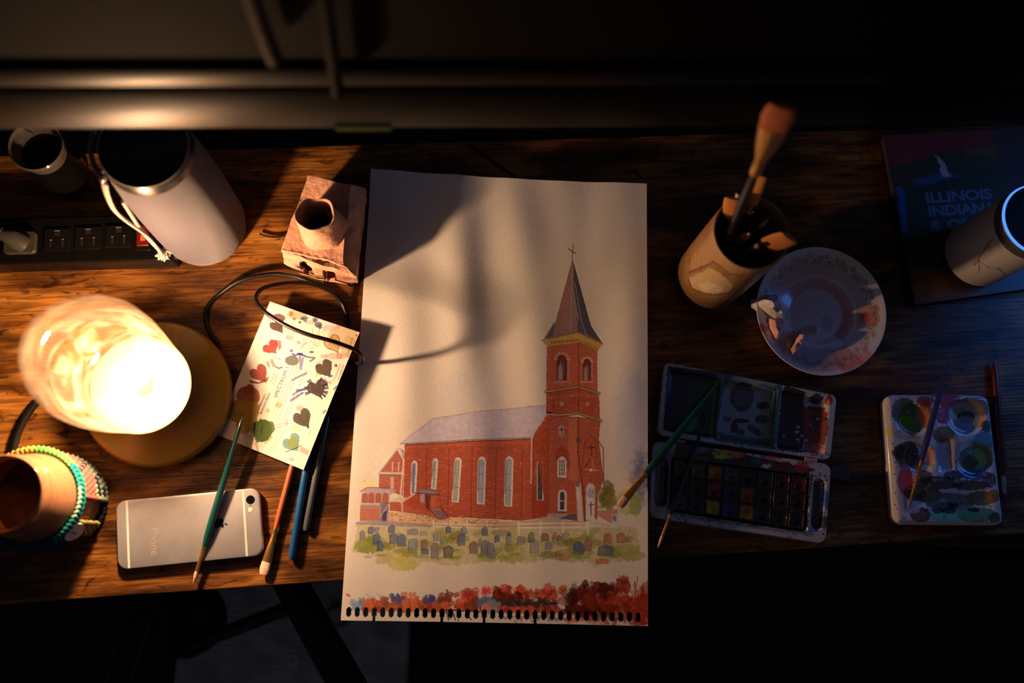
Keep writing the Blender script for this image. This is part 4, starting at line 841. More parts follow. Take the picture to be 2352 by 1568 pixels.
def ycol(td, row):
    td = (td+180) % 360-180
    if row >= 9: return 'yellow' if 95 < td < 125 else 'coral' if 125 <= td or td < -170 else 'green' if td > 42 else 'teal' if td > -60 else 'blue'
    if 20 < td <= 62: return ('coral' if row > 3 else 'sage') if (row*7+int(td/7)*5) % 9 else 'navy'
    if 62 < td <= 95: return 'peach' if row > 6 else 'coral' if row > 3 else 'sage'
    if 2 <= td <= 20: return 'coral' if row > 4 else ('navy' if row % 2 else 'sage')
    if -26 < td < 2: return None
    if -44 < td <= -26: return ['coral', 'yellow', 'green', 'coral'][(row) % 4]
    if -100 < td <= -44: return 'plum' if row < 5 else 'blue'
    if td > 95: return ['peach', 'green', 'teal', 'navy'][row % 4]
    return ['teal', 'blue', 'plum'][row % 3]
for row in range(10):
    zz = .006+row*.0066; nst = 58
    for i in range(nst):
        t = 2*math.pi*(i+.5*(row % 2))/nst; td = math.degrees(t); 
        k = ycol(td, row)
        if k is None and row < 9: 
            if row in (0,): k = 'navy'
            else: continue
        for sgn in (1, -1): stitch(t, zz, .0432, math.pi/nst*.95, .0022*sgn, .0021, k)
for i in range(64):       # braided top edge
    t = 2*math.pi*i/64; td = (math.degrees(t)+180) % 360-180; k = ycol(td, 9)
    stitch(t, .0705, .0442, .06, .0012, .0024, k); stitch(t+.04, .0722, .0420, .06, -.0012, .0023, 'mint' if -25 < td < 14 else k)
for i in range(26):       # pale braid beside the opening
    t = math.radians(8-i*.2); zz = .012+i*.0022; 
for i in range(9):
    zz = .012+i*.0062; stitch(math.radians(3), zz, .0442, .035, .003, .0024, 'coral' if i > 3 else 'sage'); stitch(math.radians(-27), zz, .0445, .035, .003, .0024, ['yellow', 'green', 'coral'][i % 3])
for k, (V, F) in acc.items():
    if V: o = obj('crochet_yarn', V, F, YM[k], jar, smooth=60); o['label'] = k+' crochet yarn of the sleeve'; o['kind'] = 'stuff'
t = math.radians(-38); bc = np.array([JB[0]+.0475*math.cos(t), JB[1]+.0475*math.sin(t), .062]); nr = np.array([math.cos(t), math.sin(t), .35]); nr /= np.linalg.norm(nr)
V, F = tube([bc-nr*.0012, bc-nr*.0004, bc+nr*.0008, bc+nr*.0013, bc+nr*.0008], [.0082, .0095, .0095, .0082, .0070], 32); bt = obj('button', V, F, mat('pearl_button', (.75, .68, .62), .25, coat=.4), jar); bt['label'] = 'round pale button'
up_ = np.cross(nr, np.cross(np.array((0, 0, 1.)), nr)); up_ /= np.linalg.norm(up_)
for s_ in (-1, 1):
    c_ = bc+up_*.0022*s_; V, F = tube([c_+nr*.0004, c_+nr*.0016], .0012, 10); obj('button_thread', V, F, YM['coral'], bt)
# ------------------------------------------------------------------ power strip
z = .030
st = empty('power_strip', tuple(P(190, 550, 0)), 'black power strip with three free outlets and a glowing red switch', 'power strip')
a_, b_, c_, d_ = P(-150, 505, z), P(392, 489, z), P(398, 597, z), P(-150, 611, z)
V, F = prism(rpoly([a_, b_, c_, d_], .004), 0.0005, z); obj('housing', V, F, mat('black_plastic_strip', (.0035, .003, .0028), .18, spec=.10, bump=(800, .2, .0003)), st, bevel=.002)
sx = (b_-a_)[:2]; sx /= np.linalg.norm(sx); sy = np.array([-sx[1], sx[0]]); SLOT = mat('slot_black', (.002, .002, .002), .6); FACE = mat('outlet_face', (.0045, .004, .0035), .2, spec=.12)
def sbox(c, w, h, z0, z1, name, m, par, bev=0, sm=35):
    c = np.asarray(c)[:2]; V, F = prism([c+sx*i*w/2+sy*j*h/2 for i, j in ((-1, -1), (1, -1), (1, 1), (-1, 1))], z0, z1); return obj(name, V, F, m, par, bevel=bev, smooth=sm)
for px, py in ((132, 551), (203, 547), (273, 543)):
    c = P(px, py, z); f = sbox(c, .0255, .0235, z, z+.0015, 'outlet', FACE, st, .0006)
    for dx, dy, w, h in ((0, .0062, .0052, .0048), (-.0058, -.0042, .0020, .0068), (.0058, -.0042, .0020, .0078)):
        q = c[:2]+sx*dx+sy*dy; sbox(q, w, h, z+.0014, z+.0017, 'slot', SLOT, f); sbox(q+sy*(h/2+.0004), w*1.05, .0006, z+.0014, z+.0022, 'slot_edge', mat('pale_edge', (.16, .14, .13), .4), f)  # pale strip along one edge of each slot
c = P(330, 548, z); f = sbox(c, .0150, .0255, z, z+.0012, 'switch_frame', FACE, st, .0005)
RED = mat('lit_red_rocker', (.05, .002, .001), .3, emit=(1, .05, .015), es=.09)
V, F = prism([c[:2]+sx*i*.0058+sy*(.002+j*.0105) for i, j in ((-1, -1), (1, -1), (1, 1), (-1, 1))], z+.001, z+.004)
V = [(x, y, zz+(.0015 if k in (6, 7) else 0)) for k, (x, y, zz) in enumerate(V)]; obj('switch_rocker', V, F, RED, f, bevel=.0008)
sbox(c[:2]+sx*.0005+sy*-.0005, .0045, .006, z+.0041, z+.0050, 'rocker_lens', mat('bright_red_lens', (.3, .02, .01), .2, emit=(1, .20, .09), es=.6), f)
# plug with cord in the fourth outlet
pg = empty('wall_plug', tuple(P(45, 560, z)), 'greyish translucent plug pushed into the left end of the power strip', 'plug')
PGM = mat('smoky_plastic', (.030, .028, .022), .3, coat=.4); c = P(50, 560, z)
V, F = prism(rpoly([c[:2]+sx*i*.0155+sy*j*.0115 for i, j in ((-1, -1), (1, -1), (1, 1), (-1, 1))], .004), z+.0002, z+.006); obj('plug_face', V, F, PGM, pg, bevel=.001)
V, F = tube([c+np.array((.006, -.003, .006)), c+np.array((-.002, .001, .014)), c+np.array((-.012, .004, .017)), c+np.array((-.022, .006, .017))], [.010, .009, .006, .004], 14, flat=.8); obj('plug_body', V, F, PGM, pg)
for k in range(4):
    q = c+np.array((-.012-.003*k, .004+.0006*k, .017)); V, F = tube([q, q+np.array((-.0014, .0003, 0))], .0066-.0004*k, 12); obj('strain_ring', V, F, PGM, pg)
V, F = tube(spline([c+np.array((-.022, .006, .017)), c+np.array((-.04, .006, .014)), c+np.array((-.09, .0, .008))]), .0032, 10); obj('plug_cord', V, F, PGM, pg)
# ------------------------------------------------------------------ fabric speaker
SB = P(474, 526)
sp = empty('portable_speaker', (SB[0], SB[1], 0), 'tall lilac-grey fabric speaker with a pale carrying strap behind the lamp', 'speaker')
def mesh_fabric():
    m = bpy.data.materials.new('speaker_fabric'); m.use_nodes = True; nt = m.node_tree; b = nt.nodes['Principled BSDF']; N = nt.nodes.new; L = nt.links.new
    uv = N('ShaderNodeUVMap'); sp_ = N('ShaderNodeSeparateXYZ'); L(uv.outputs[0], sp_.inputs[0])
    def mth(op, a, b_=None, v=None):
        x = N('ShaderNodeMath'); x.operation = op; L(a, x.inputs[0])
        if b_ is not None: L(b_, x.inputs[1])
        if v is not None: x.inputs[1].default_value = v
        return x.outputs[0]
    u = mth('MULTIPLY', sp_.outputs[0], v=2*math.pi*96); v = mth('MULTIPLY', sp_.outputs[1], v=2*math.pi*84)
    s = mth('MULTIPLY', mth('SINE', mth('ADD', u, v)), mth('SINE', mth('SUBTRACT', u, v))); s = mth('ADD', mth('MULTIPLY', s, v=.5), v=.5)
    mx = N('ShaderNodeMix'); mx.data_type = 'RGBA'; mx.inputs[6].default_value = (.016, .012, .018, 1); mx.inputs[7].default_value = (.085, .078, .115, 1); L(s, mx.inputs[0]); L(mx.outputs[2], b.inputs['Base Color'])
    b.inputs['Roughness'].default_value = .75; b.inputs['Sheen Weight'].default_value = .2
    bp = N('ShaderNodeBump'); bp.inputs['Strength'].default_value = .7; bp.inputs['Distance'].default_value = .0006; L(s, bp.inputs['Height']); L(bp.outputs[0], b.inputs['Normal']); return m
prof = [(.030, .0015), (.0385, .004), (.0425, .010), (.0440, .020), (.0442, .060), (.0435, .110), (.0420, .155), (.0400, .185), (.0385, .2005)]
NS = 96; V, F = lathe(prof, SB, NS); V = list(V); V += [V[k*NS] for k in range(len(prof))]
F = [];   # close the seam with own texture coordinates
idx = lambda k, i: k*NS+i if i < NS else NS*len(prof)+k
for k in range(len(prof)-1):
    for i in range(NS): F.append((idx(k, i), idx(k, i+1), idx(k+1, i+1), idx(k+1, i)))
uv = [(i/NS, p[1]/.2) for p in prof for i in range(NS)]+[(1, p[1]/.2) for p in prof]
obj('fabric_body', V, F, mesh_fabric(), sp, smooth=80, uv=uv)
V, F = lathe([(0, .001), (.031, .001), (.031, .0016)], SB, 48); obj('foot', V, F, BLACKM, sp)
V, F = lathe([(.0384, .2006), (.0382, .207), (.0372, .213), (.0362, .2145), (.0352, .213), (.0348, .206), (.030, .2035), (0, .203)], SB, 96); obj('top_cap', V, F, mat('soft_black_top', (.010, .009, .009), .32), sp)
V, F = lathe([(.0363, .2147), (.0372, .2150), (.0374, .2142), (.0366, .2140), (.0363, .2147)], SB, 96); obj('rim_ring', V, F, mat('grey_rim', (.35, .32, .28), .3), sp)
RC = np.array([SB[0], SB[1], 0]); RG = mat('glossy_black_ring', (.03, .028, .028), .08, spec=.8, coat=.6)
V, F = tube([np.array([RC[0]+.0415*math.cos(t), RC[1]+.0415*math.sin(t), .217]) for t in np.linspace(math.radians(120), math.radians(228), 24)], .0024, 12); obj('handle_loop', V, F, RG, sp)
BD = mat('chrome_bead', (.6, .55, .5), .1, metal=.9)
for px, py in ((230, 393), (236, 410)):
    q = P(px, py, .205); V, F = ball(q, .0032, 14, 10); obj('bead', V, F, BD, sp)
STM = mat('pale_webbing', (.48, .38, .30), .8, bump=(1400, .6, .0005))
pts = [P(x, y, zz) for x, y, zz in ((240, 420, .196), (245, 445, .180), (262, 481, .150), (290, 507, .112), (324, 531, .085), (350, 555, .060), (374, 588, .036))]
V, F = tube(spline(pts), .0036, 12, flat=.45); s1 = obj('strap', V, F, STM, sp)
pts = [P(x, y, zz) for x, y, zz in ((282, 462, .150), (306, 500, .112), (325, 528, .084), (346, 553, .060), (378, 586, .037))]
V, F = tube(spline(pts), .0024, 12, flat=.6); obj('strap', V, F, STM, sp)
KC = P(376, 584, .0345); V, F = [], []
for i in range(26):
    t = i*2.4; r_ = .0042*math.sqrt((i+.5)/26)*1.25; q = KC+np.array((r_*math.cos(t), r_*math.sin(t), .0012*math.cos(i*1.7))); g = tube([q, q+np.array((.0012*math.cos(t+.5), .0012*math.sin(t+.5)+.001, .002)), q+np.array((.0028*math.cos(t), .0028*math.sin(t), .0005))], .0010, 6); V, F = merge((V, F), g)
o = obj('strap_knot', V, F, STM, sp)
# ------------------------------------------------------------------ small black cup with clear rim
KB = P(158, 408); kb = empty('black_tumbler', (KB[0], KB[1], 0), 'small black tumbler with a clear glass rim at the upper left', 'cup')
V, F = lathe([(0, .001), (.020, .001), (.0235, .006), (.0245, .016), (.0235, .030), (.0225, .045), (.0225, .064), (.0215, .064), (.0215, .046), (.022, .010), (0, .008)], KB, 64); obj('black_body', V, F, mat('satin_black', (.0025, .002, .0018), .15, spec=.06), kb)
V, F = lathe([(.0222, .0642), (.0238, .074), (.0258, .080), (.0262, .083), (.0252, .0845), (.0238, .083), (.0222, .076), (.0208, .0645)], KB, 64); obj('glass_rim', V, F, glassy('clear_glass', (.86, .84, .82), .30, .04, (.5, .45, .42), .08), kb)
V, F = tube([P(38, 286, .089), P(60, 297, .089), P(76, 305, .088)], [.0006, .0011, .0008], 8)  # thin bright strip shaped as the highlight on the glass rim
rd = obj('rim_highlight', V, F, mat('highlight_metal', (.9, .85, .75), .12, metal=1), kb); rd['label'] = 'thin bright strip standing in for the highlight on the rim'
# ------------------------------------------------------------------ clay house
CLM = mat('pinkish_clay', (.66, .36, .24), .85, varc=((.46, .22, .15), 38, .7), bump=(110, .8, .003))
cl = empty('clay_house', tuple(P(740, 560, 0)), 'rough pink clay house with an open round chimney between speaker and paper', 'figurine')
zt, zf = .070, .052
TL, TR, BR_, BL_ = P(705, 402, zt), P(836, 440, .058), P(812, 648, .028), P(638, 585, .030)
ML, MR = P(690, 450, .066), P(792, 640, .040)
rnd = np.random.RandomState(4)
def wob(v, a=.0016): 
    x, y, z_ = v; return (x+a*fbm1(y+5, z_*2, 60), y+a*fbm1(x+3, z_, 70), max(.0005, z_+a*fbm1(x+9, y, 55)))
def patch(A, B, C, D, n, m_):   # bilinear A B C D grid
    V = []; F = []
    for j in range(m_+1):
        for i in range(n+1):
            u, v = i/n, j/m_; V.append((A*(1-u)+B*u)*(1-v)+(D*(1-u)+C*u)*v)
    for j in range(m_):
        for i in range(n): a = j*(n+1)+i; F.append((a, a+1, a+n+2, a+n+1))
    return V, F
g = lambda p: np.array((p[0], p[1], .0008))
# roof corners (front edge dips), ridge along the right-hand side
R1, R2, R3, R4 = P(706, 404, .066), P(806, 424, .066), P(786, 603, .054), P(647, 571, .050)
E1, E2 = P(838, 432, .046), P(818, 630, .038)
def pgrid(A, B, C, D, n, m_, sag=0, a=.0014):
    V, F = patch(A, B, C, D, n, m_); out = []
    for k, v in enumerate(V):
        i, j = k % (n+1), k//(n+1); s_ = math.sin(math.pi*i/n)*math.sin(math.pi*j/m_); v = np.array(v); v[2] -= sag*s_; out.append(wob(v, a))
    return out, F
T_ = .0045
V, F = pgrid(R1, R2, R3, R4, 20, 28, .004); obj('roof', V, F, CLM, cl, smooth=70, solid=T_)
V, F = pgrid(R2, E1, E2, R3, 10, 28, -.003); obj('roof_side', V, F, CLM, cl, smooth=70, solid=T_)
gx = lambda p, dx=0, dy=0: np.array((p[0]+dx, p[1]+dy, .001))
V, F = pgrid(R1*[1, 1, .94], R4*[1, 1, .94], gx(R4, .004), gx(R1, .004), 24, 8); obj('wall_panel', V, F, CLM, cl, smooth=70, solid=.004)
V, F = pgrid(E1*[1, 1, .94], E2*[1, 1, .94], gx(E2, -.002), gx(E1, -.002), 24, 8); obj('wall_panel', V, F, CLM, cl, smooth=70, solid=.004)
V, F = pgrid(R1*[1, 1, .94], E1*[1, 1, .94], gx(E1), gx(R1), 16, 8); obj('wall_panel', V, F, CLM, cl, smooth=70, solid=.004)
# front wall : ragged arch openings left and right of a square post
FA, FB = P(648, 576, .047), P(814, 633, .035); n_, m_ = 90, 24; V, F = [], []
fl, fr = gx(P(650, 600, 0), .004), gx(P(815, 652, 0), -.002)
fl = P(653, 606, .001); fr = P(813, 650, .001)
for j in range(m_+1):
    for i in range(n_+1):
        u, v = i/n_, j/m_; p = (FA*(1-u)+FB*u)*(1-v)+(fl*(1-u)+fr*u)*v; p = p+np.array((0, -.007*math.sin(math.pi*u)*v, 0)); V.append(wob(p, .0015))
def hole(u, v):
    for cu, cv_, ru, rv in ((.31, .55, .095, .36), (.67, .60, .075, .38)):
        if ((u-cu)/ru)**2+((v-cv_)/rv)**2 < 1+.15*math.sin(u*60+v*9): return True
    return False
for j in range(m_):
    for i in range(n_):
        if hole((i+.5)/n_, (j+.5)/m_): continue
        a = j*(n_+1)+i; F.append((a, a+1, a+n_+2, a+n_+1))
obj('front_wall', V, F, CLM, cl, smooth=70, solid=.004)
# ragged eave hanging over the front
ev = []; 
for u in np.linspace(0, 1, 26):
    p = (R4*(1-u)+R3*u) if u < .82 else (R3*(1-(u-.82)/.18)+E2*(u-.82)/.18)
    ev.append(np.array(wob(p+np.array((0, -.0008, -.001)), .0014)))
V, F = tube(ev, [.0015+.0005*math.sin(k*1.9) for k in range(26)], 10); obj('eave', V, F, CLM, cl, smooth=70)
q = P(733, 626, .020); V, F = box(q[0]-.0045, q[0]+.0045, q[1]-.004, q[1]+.004, .001, .030); V = [(x+.0006*z_*40, y, z_) for x, y, z_ in V]; obj('wooden_post', V, F, mat('tan_block', (.60, .38, .18), .7), cl, bevel=.0006)
cc_ = P(724, 484, .098); cb = P(745, 530, .058)
prof = [(.0245, -.006), (.0225, .002), (.0205, .012), (.0185, .026), (.0180, .036), (.0172, .0385), (.0155, .0370), (.0150, .028), (.0165, .010), (.0165, -.004)]
V, F = lathe(prof, (cb[0]-.001, cb[1]+.004, .056), 56, jit=lambda t, z_, r: .0012*math.sin(2*t+1)+.0008*math.sin(5*t+z_*90))
V = [(x-(z_-.058)*.10, y+(z_-.058)*.02, z_+(.0015*math.sin(3*math.atan2(y-cb[1], x-cb[0])) if z_ > .085 else 0)) for x, y, z_ in V]; obj('chimney', V, F, CLM, cl, smooth=70)
V, F = lathe([(0, .0), (.0166, 0), (.0166, .001), (0, .001)], (cb[0]-.001, cb[1]+.004, .0555), 40); obj('chimney_floor', V, F, mat('dark_clay', (.02, .014, .012), .9), cl)  # near-black disc closing the chimney opening
# a thin dark wire around the clay house
for pts, nm in (([(596, 537, .003), (615, 543, .003), (632, 544, .003), (655, 540, .003)], 'thin dark wire end left of the clay house'), ([(798, 640, .004), (799, 650, .003), (806, 656, .003), (816, 650, .004), (828, 638, .002), (842, 628, .0004)], 'thin dark wire hook at the front right corner of the clay house')):
    V, F = tube(spline([P(*p) for p in pts]), .0011, 8); tag(obj('thin_wire', V, F, RUBBER, loc=tuple(P(*pts[0]))), nm, 'wire')
# ------------------------------------------------------------------ cables
A1 = [(500, 790), (478, 757), (472, 724), (480, 700), (504, 676), (551, 645), (618, 630), (670, 633), (711, 645), (746, 657), (778, 686), (794, 718), (797, 745)]
V, F = tube(spline([P(x, y, .003+(.006 if 4 < i < 9 else 0)) for i, (x, y) in enumerate(A1)]), .0024, 12)
tag(obj('black_cable', V, F, RUBBER, loc=tuple(P(618, 630))), 'thicker black cable arching on the wood behind the paint card', 'cable')
A2 = [(797, 725, .004), (787, 697, .006), (768, 675, .012), (740, 660, .016), (711, 651, .019), (676, 648, .022), (644, 651, .026), (606, 661, .034), (590, 676, .040), (589, 690, .045), (598, 705, .049), (618, 723, .053), (663, 750, .058), (711, 769, .061), (759, 782, .059), (807, 799, .051), (827, 811, .046), (834, 825, .034), (826, 834, .020), (807, 831, .012), (790, 822, .010), (770, 815, .008)]
V, F = tube(spline([P(*p) for p in A2]), .0021, 12)
tag(obj('black_cable', V, F, RUBBER, loc=tuple(P(711, 769))), 'thin black cable looping across the top of the paint card', 'cable')
V, F = tube(spline([P(1075, 332, .002), P(1110, 355, .002), P(1150, 383, .002), P(1195, 414, .001), P(1240, 450, .0004)]), .0013, 10)
tag(obj('glossy_cable', V, F, mat('glossy_black_cable', (.02, .025, .025), .12, coat=.6), loc=tuple(P(1150, 383))), 'thin glossy black cable running under the top edge of the painting', 'cable')
# ------------------------------------------------------------------ stoneware brush cup
UB = P(1622, 643); uc = empty('brush_cup', (UB[0], UB[1], 0), 'brown speckled stoneware cup full of brushes', 'cup')
cu_ = Canvas((0, 0, .22, .17), 5000, (.50, .27, .11), ref=None, tf=lambda p: p)
for i in range(900):
    cu_.blob(R.rand()*.22, R.rand()*.17, 0, 0, (.5, .27, .11)) if 0 else None
def cpaint(pts, col, a, wob=6, soft=4, tex=.2, edge=.2): cu_._paint(np.array(pts)*5000, True, 0, np.array(col), a, wob, soft, tex, edge)
H_, W_ = cu_.h, cu_.w
cu_.a *= (1-.35*vnoise(H_, W_, 60, 31)-.2*vnoise(H_, W_, 14, 32)+.15)[..., None]
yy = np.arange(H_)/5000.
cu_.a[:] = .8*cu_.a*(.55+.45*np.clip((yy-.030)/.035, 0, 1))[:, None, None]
# u runs round the cup (0..0.22 m) from angle -180 deg; the face seen is near -150..-60 deg
def cuv(deg, z_): return ((deg+180)/360*.22, z_)
pale = (.66, .46, .25)
cpaint([cuv(d, z_) for d, z_ in ((-180, .165), (-180, .085), (-160, .068), (-150, .10), (-143, .138), (-111, .138), (-93, .150), (-60, .15), (-60, .165))], (.52, .31, .15), .7, soft=10)
cpaint([cuv(d, z_) for d, z_ in ((-156, .058), (-147, .095), (-140, .122), (-125, .128), (-108, .122), (-95, .108), (-90, .088), (-104, .072), (-120, .062), (-140, .050))], pale, .9, edge=.4)
cpaint([cuv(d, z_) for d, z_ in ((-138, .066), (-130, .092), (-112, .100), (-100, .088), (-108, .074), (-122, .064))], (.88, .74, .52), .6, soft=14)
for p in (((-162, .062), (-152, .098), (-143, .136), (-130, .141), (-111, .137), (-93, .150), (-75, .152)), ((-156, .056), (-140, .048), (-120, .060), (-104, .070), (-90, .086), (-84, .11))):
    cu_._paint(np.array([cuv(*q) for q in p])*5000, False, 11, np.array((.17, .07, .025)), .8, 5, 3, .1, 0)
for i in range(260):
    q = cuv(R.rand()*360-180, .02+R.rand()*.14); cu_._paint(np.array([q, (q[0]+.0004, q[1])])*5000, False, 2+R.rand()*3, np.array((.22, .11, .05)), .7, 1, 1, 0, 0)
cm = imat('stoneware_glaze', cu_, .42, .5, bump=(160, .5, .0016))
prof = [(.030, .001), (.0335, .003), (.0355, .012), (.0362, .05), (.0362, .10), (.0360, .145), (.0358, .158), (.0350, .1605), (.0336, .160), (.0328, .157), (.0326, .10), (.0322, .012)]
NS = 96; V, F = lathe(prof, UB, NS, a0=-math.pi); V = list(V)+[V[k*NS] for k in range(len(prof))]; F = []
idx = lambda k, i: k*NS+i if i < NS else NS*len(prof)+k
for k in range(len(prof)-1):
    for i in range(NS): F.append((idx(k, i), idx(k, i+1), idx(k+1, i+1), idx(k+1, i)))
uv = [(i/NS, p[1]/.17) for p in prof for i in range(NS)]+[(1, p[1]/.17) for p in prof]
obj('cup_wall', V, F, cm, uc, smooth=60, uv=uv)
V, F = lathe([(0, .001), (.0305, .001), (.0326, .010), (0, .012)], UB, 48); obj('cup_floor', V, F, mat('dark_stoneware', (.08, .04, .02), .6), uc)
def inb(dx, dy, z_=.016): return np.array((UB[0]+dx, UB[1]+dy, z_))
AMBR = (.70, .26, .06); OCH = (.60, .24, .04)
DKH = mat('dark_brush_handle', (.02, .016, .014), .2, coat=.6); OLV = mat('olive_brush_handle', (.16, .12, .02), .25, coat=.5)
brush('paintbrush', 'wide flat golden brush rising highest out of the brush cup', inb(-.002, -.012), P(1798, 244, .378), .73, .19, .0042, .0052, DKH, (.42, .10, .035), flat=True, fdir=(-.35, -1, .4), bw=.0125, fcol=(.95, .55, .16), taper=.8)
brush('paintbrush', 'fan of orange bristles at the left inner side of the brush cup', inb(.014, -.010), P(1683, 455, .190), .80, .06, .003, .0036, DKH, AMBR, flat=True, fdir=(-.35, -1, .4), bw=.0085)
brush('paintbrush', 'olive-handled brush leaning to the back of the brush cup', inb(.006, -.016), P(1722, 428, .200), .72, .12, .0030, .0032, OLV, (.25, .16, .04), flat=False)
brush('paintbrush', 'pointed orange brush next to the wide golden one in the brush cup', inb(.008, -.018), P(1750, 404, .215), .74, .06, .003, .0042, DKH, (.80, .32, .06), flat=True, fdir=(-.35, -1, .4), bw=.0060)
brush('paintbrush', 'short round orange brush near the front inner wall of the brush cup', inb(-.012, .012), P(1722, 536, .166), .84, .05, .003, .004, DKH, AMBR)
brush('paintbrush', 'broad orange brush leaning right over the rim of the brush cup', inb(-.016, .006), P(1815, 545, .196), .74, .08, .004, .0055, DKH, (.50, .18, .04), flat=True, fdir=(-.35, -1, .4), bw=.0115, fcol=(.5, .22, .06))
brush('paintbrush', 'pale green-grey thin brush in the middle of the brush cup', inb(-.010, -.004), P(1768, 500, .185), .80, .08, .0022, .0022, mat('grey_green_handle', (.20, .22, .14), .3), (.25, .22, .18))
rod('brush_handle', 'shiny white-ended handle at the front right of the brush cup', inb(.002, .008), P(1744, 562, .172), .0024, mat('silver_handle', (.55, .50, .45), .2, metal=.6))
rod('brush_handle', 'white-ended handle at the back left of the brush cup', inb(.012, -.012), P(1696, 443, .178), .0026, mat('cream_handle', (.80, .66, .50), .3))
# ------------------------------------------------------------------ saucer
PC = P(1882, 716, .012); PR = .0690
sc_ = empty('saucer', (PC[0], PC[1], 0), 'white saucer with a gold floral border, stained by pink paint', 'plate')
cp = Canvas((PC[0]-.075, PC[1]-.075, PC[0]+.075, PC[1]+.075), 6500, (.80, .76, .72), z=.016, ref=(175, 150, 132))
pl_ = crop(1660, 560, 4.612)
def ringw(r0, r1, col, a, t0=0, t1=2*math.pi, soft=10, wob=8):
    ts = np.linspace(t0, t1, 40); pts = [((PC[0]+PR*r1*math.cos(t)-cp.x0), (PC[1]+PR*r1*math.sin(t)-cp.y0)) for t in ts]+[((PC[0]+PR*r0*math.cos(t)-cp.x0), (PC[1]+PR*r0*math.sin(t)-cp.y0)) for t in ts[::-1]]
    cp._paint(np.array(pts)*cp.ppm, True, 0, np.array(col), a, wob, soft, .4, 0)
ringw(.0, .50, (.52, .36, .42), .45); ringw(.40, .56, (.50, .08, .09), .55, -.9, 2.6); ringw(.46, .80, (.55, .36, .42), .4, 1.2, 3.3); ringw(.62, .98, (.70, .12, .10), .55, -1.3, -.9); ringw(.60, .90, (.62, .10, .06), .6, -.25, .15); ringw(.55, .95, (.45, .12, .14), .45, -2.6, -1.2); ringw(.88, 1.0, (.85, .20, .16), .7, -1.25, -.7)
ringw(.60, .80, (.40, .20, .30), .4, 0, 6.28, soft=20)
cp.blob(*pl_((1530, 770))[0], 10, 12, (200, 60, 50), .9, wob=6); cp.blob(*pl_((360, 905))[0], 8, 8, (190, 20, 20), .9, wob=4); cp.blob(*pl_((400, 900))[0], 18, 10, (120, 40, 36), .7, wob=6); cp.blob(*pl_((1150, 810))[0], 14, 22, (60, 66, 62), .35, wob=8, soft=12)
cp.poly(pl_((1700, 930), (1770, 930), (1760, 960), (1690, 955)), (190, 90, 60), .6); cp.poly(pl_((1600, 1095), (1720, 1085), (1700, 1110), (1590, 1120)), (190, 90, 60), .6)
# gold flower border
for k in range(62):
    t = 2*math.pi*k/62; r_ = PR*(.835+.030*math.sin(k*2.3)); cx_, cy_ = PC[0]+r_*math.cos(t), PC[1]+r_*math.sin(t); s0 = .0030+.0012*((k*7) % 3)/2
    for i in range(5):
        t2 = 2*math.pi*i/5+k; pts = [((cx_+s0*math.cos(t2)*(.6+.5*math.cos(a))-s0*.35*math.sin(t2)*math.sin(a)-cp.x0)*cp.ppm, (cy_+s0*math.sin(t2)*(.6+.5*math.cos(a))+s0*.35*math.cos(t2)*math.sin(a)-cp.y0)*cp.ppm) for a in np.linspace(0, 2*math.pi, 9)]
        cp._paint(np.array(pts), False, 2.6, np.array((.20, .075, .02)), .95, .6, 1, 0, 0)
for k in range(120):
    t = 2*math.pi*k/120; r_ = PR*(.835+.062*math.sin(k*1.9)); p0 = np.array([PC[0]+r_*math.cos(t)-cp.x0, PC[1]+r_*math.sin(t)-cp.y0]); d = np.array([-math.sin(t+.9*math.sin(k)), math.cos(t+.9*math.sin(k))])*.0028
    cp._paint(np.array([p0-d, p0, p0+d])*cp.ppm, False, 2.6, np.array((.22, .08, .02)), .8, 2, 1, 0, 0)
prof = [(0, .0040), (.026, .0038), (.0285, .0036), (.030, .0042), (.033, .0060), (.044, .0100), (.058, .0150), (.067, .0185), (.0690, .0188), (.0694, .0180), (.067, .0165), (.057, .0125), (.040, .0060), (.034, .0030), (.033, .0008), (.029, .0008), (.028, .0020), (0, .0022)]
V, F = lathe(prof, (PC[0], PC[1], 0), 128); obj('porcelain', V, F, imat('painted_porcelain', cp, .18, .5, coat=.3), sc_, smooth=60, uv=cp.uv(V))
# crumpled tissue
def crumple(name, label, outline, z0, h, m, seed, n=26, loc=None, parent=None):
    q = Pn(outline, z0+h*.5); c = q.mean(0); rs_ = np.random.RandomState(seed); ph_ = rs_.rand(8)*6.28
    ring = [np.array(p) for p in rpoly([tuple(x) for x in q], .0012, 2)]; K = len(ring); V = [(c[0], c[1], z0+h)]; F = []; LV = 12
    def hh_(x, y, f):
        X, Y = (x-c[0])*95, (y-c[1])*95; s_ = abs(math.sin(X*1.9+Y*.7+ph_[0]))+.7*abs(math.sin(-X*1.1+Y*2.3+ph_[1]))+.5*abs(math.sin(X*3.7+Y*3.1+ph_[2]))
        return z0+h*(1-f**2.2)*(.45+.55*s_/1.6)+.0004
    V[0] = (c[0], c[1], hh_(c[0], c[1], 0))
    for l in range(1, LV+1):
        f = l/LV
        for p in ring:
            x, y = c+(p-c)*f; V.append((x+.0006*math.sin(y*900+l), y+.0006*math.sin(x*800+l), hh_(x, y, f)))
    for i in range(K):
        j = (i+1) % K; F.append((0, 1+i, 1+j))
        for l in range(LV-1): a = 1+l*K; F.append((a+i, a+K+i, a+K+j, a+j))
    nv = len(V); V.append((c[0], c[1], z0)); F += [(nv, 1+(LV-1)*K+(i+1) % K, 1+(LV-1)*K+i) for i in range(K)]
    o = obj(name, V, F, m, parent, smooth=28, loc=loc)
    if label: tag(o, label, 'tissue')
    return o
TW = mat('white_tissue', (.78, .74, .70), .95); TP = mat('pink_tissue', (.74, .34, .26), .95, varc=((.80, .52, .44), 120, .6))
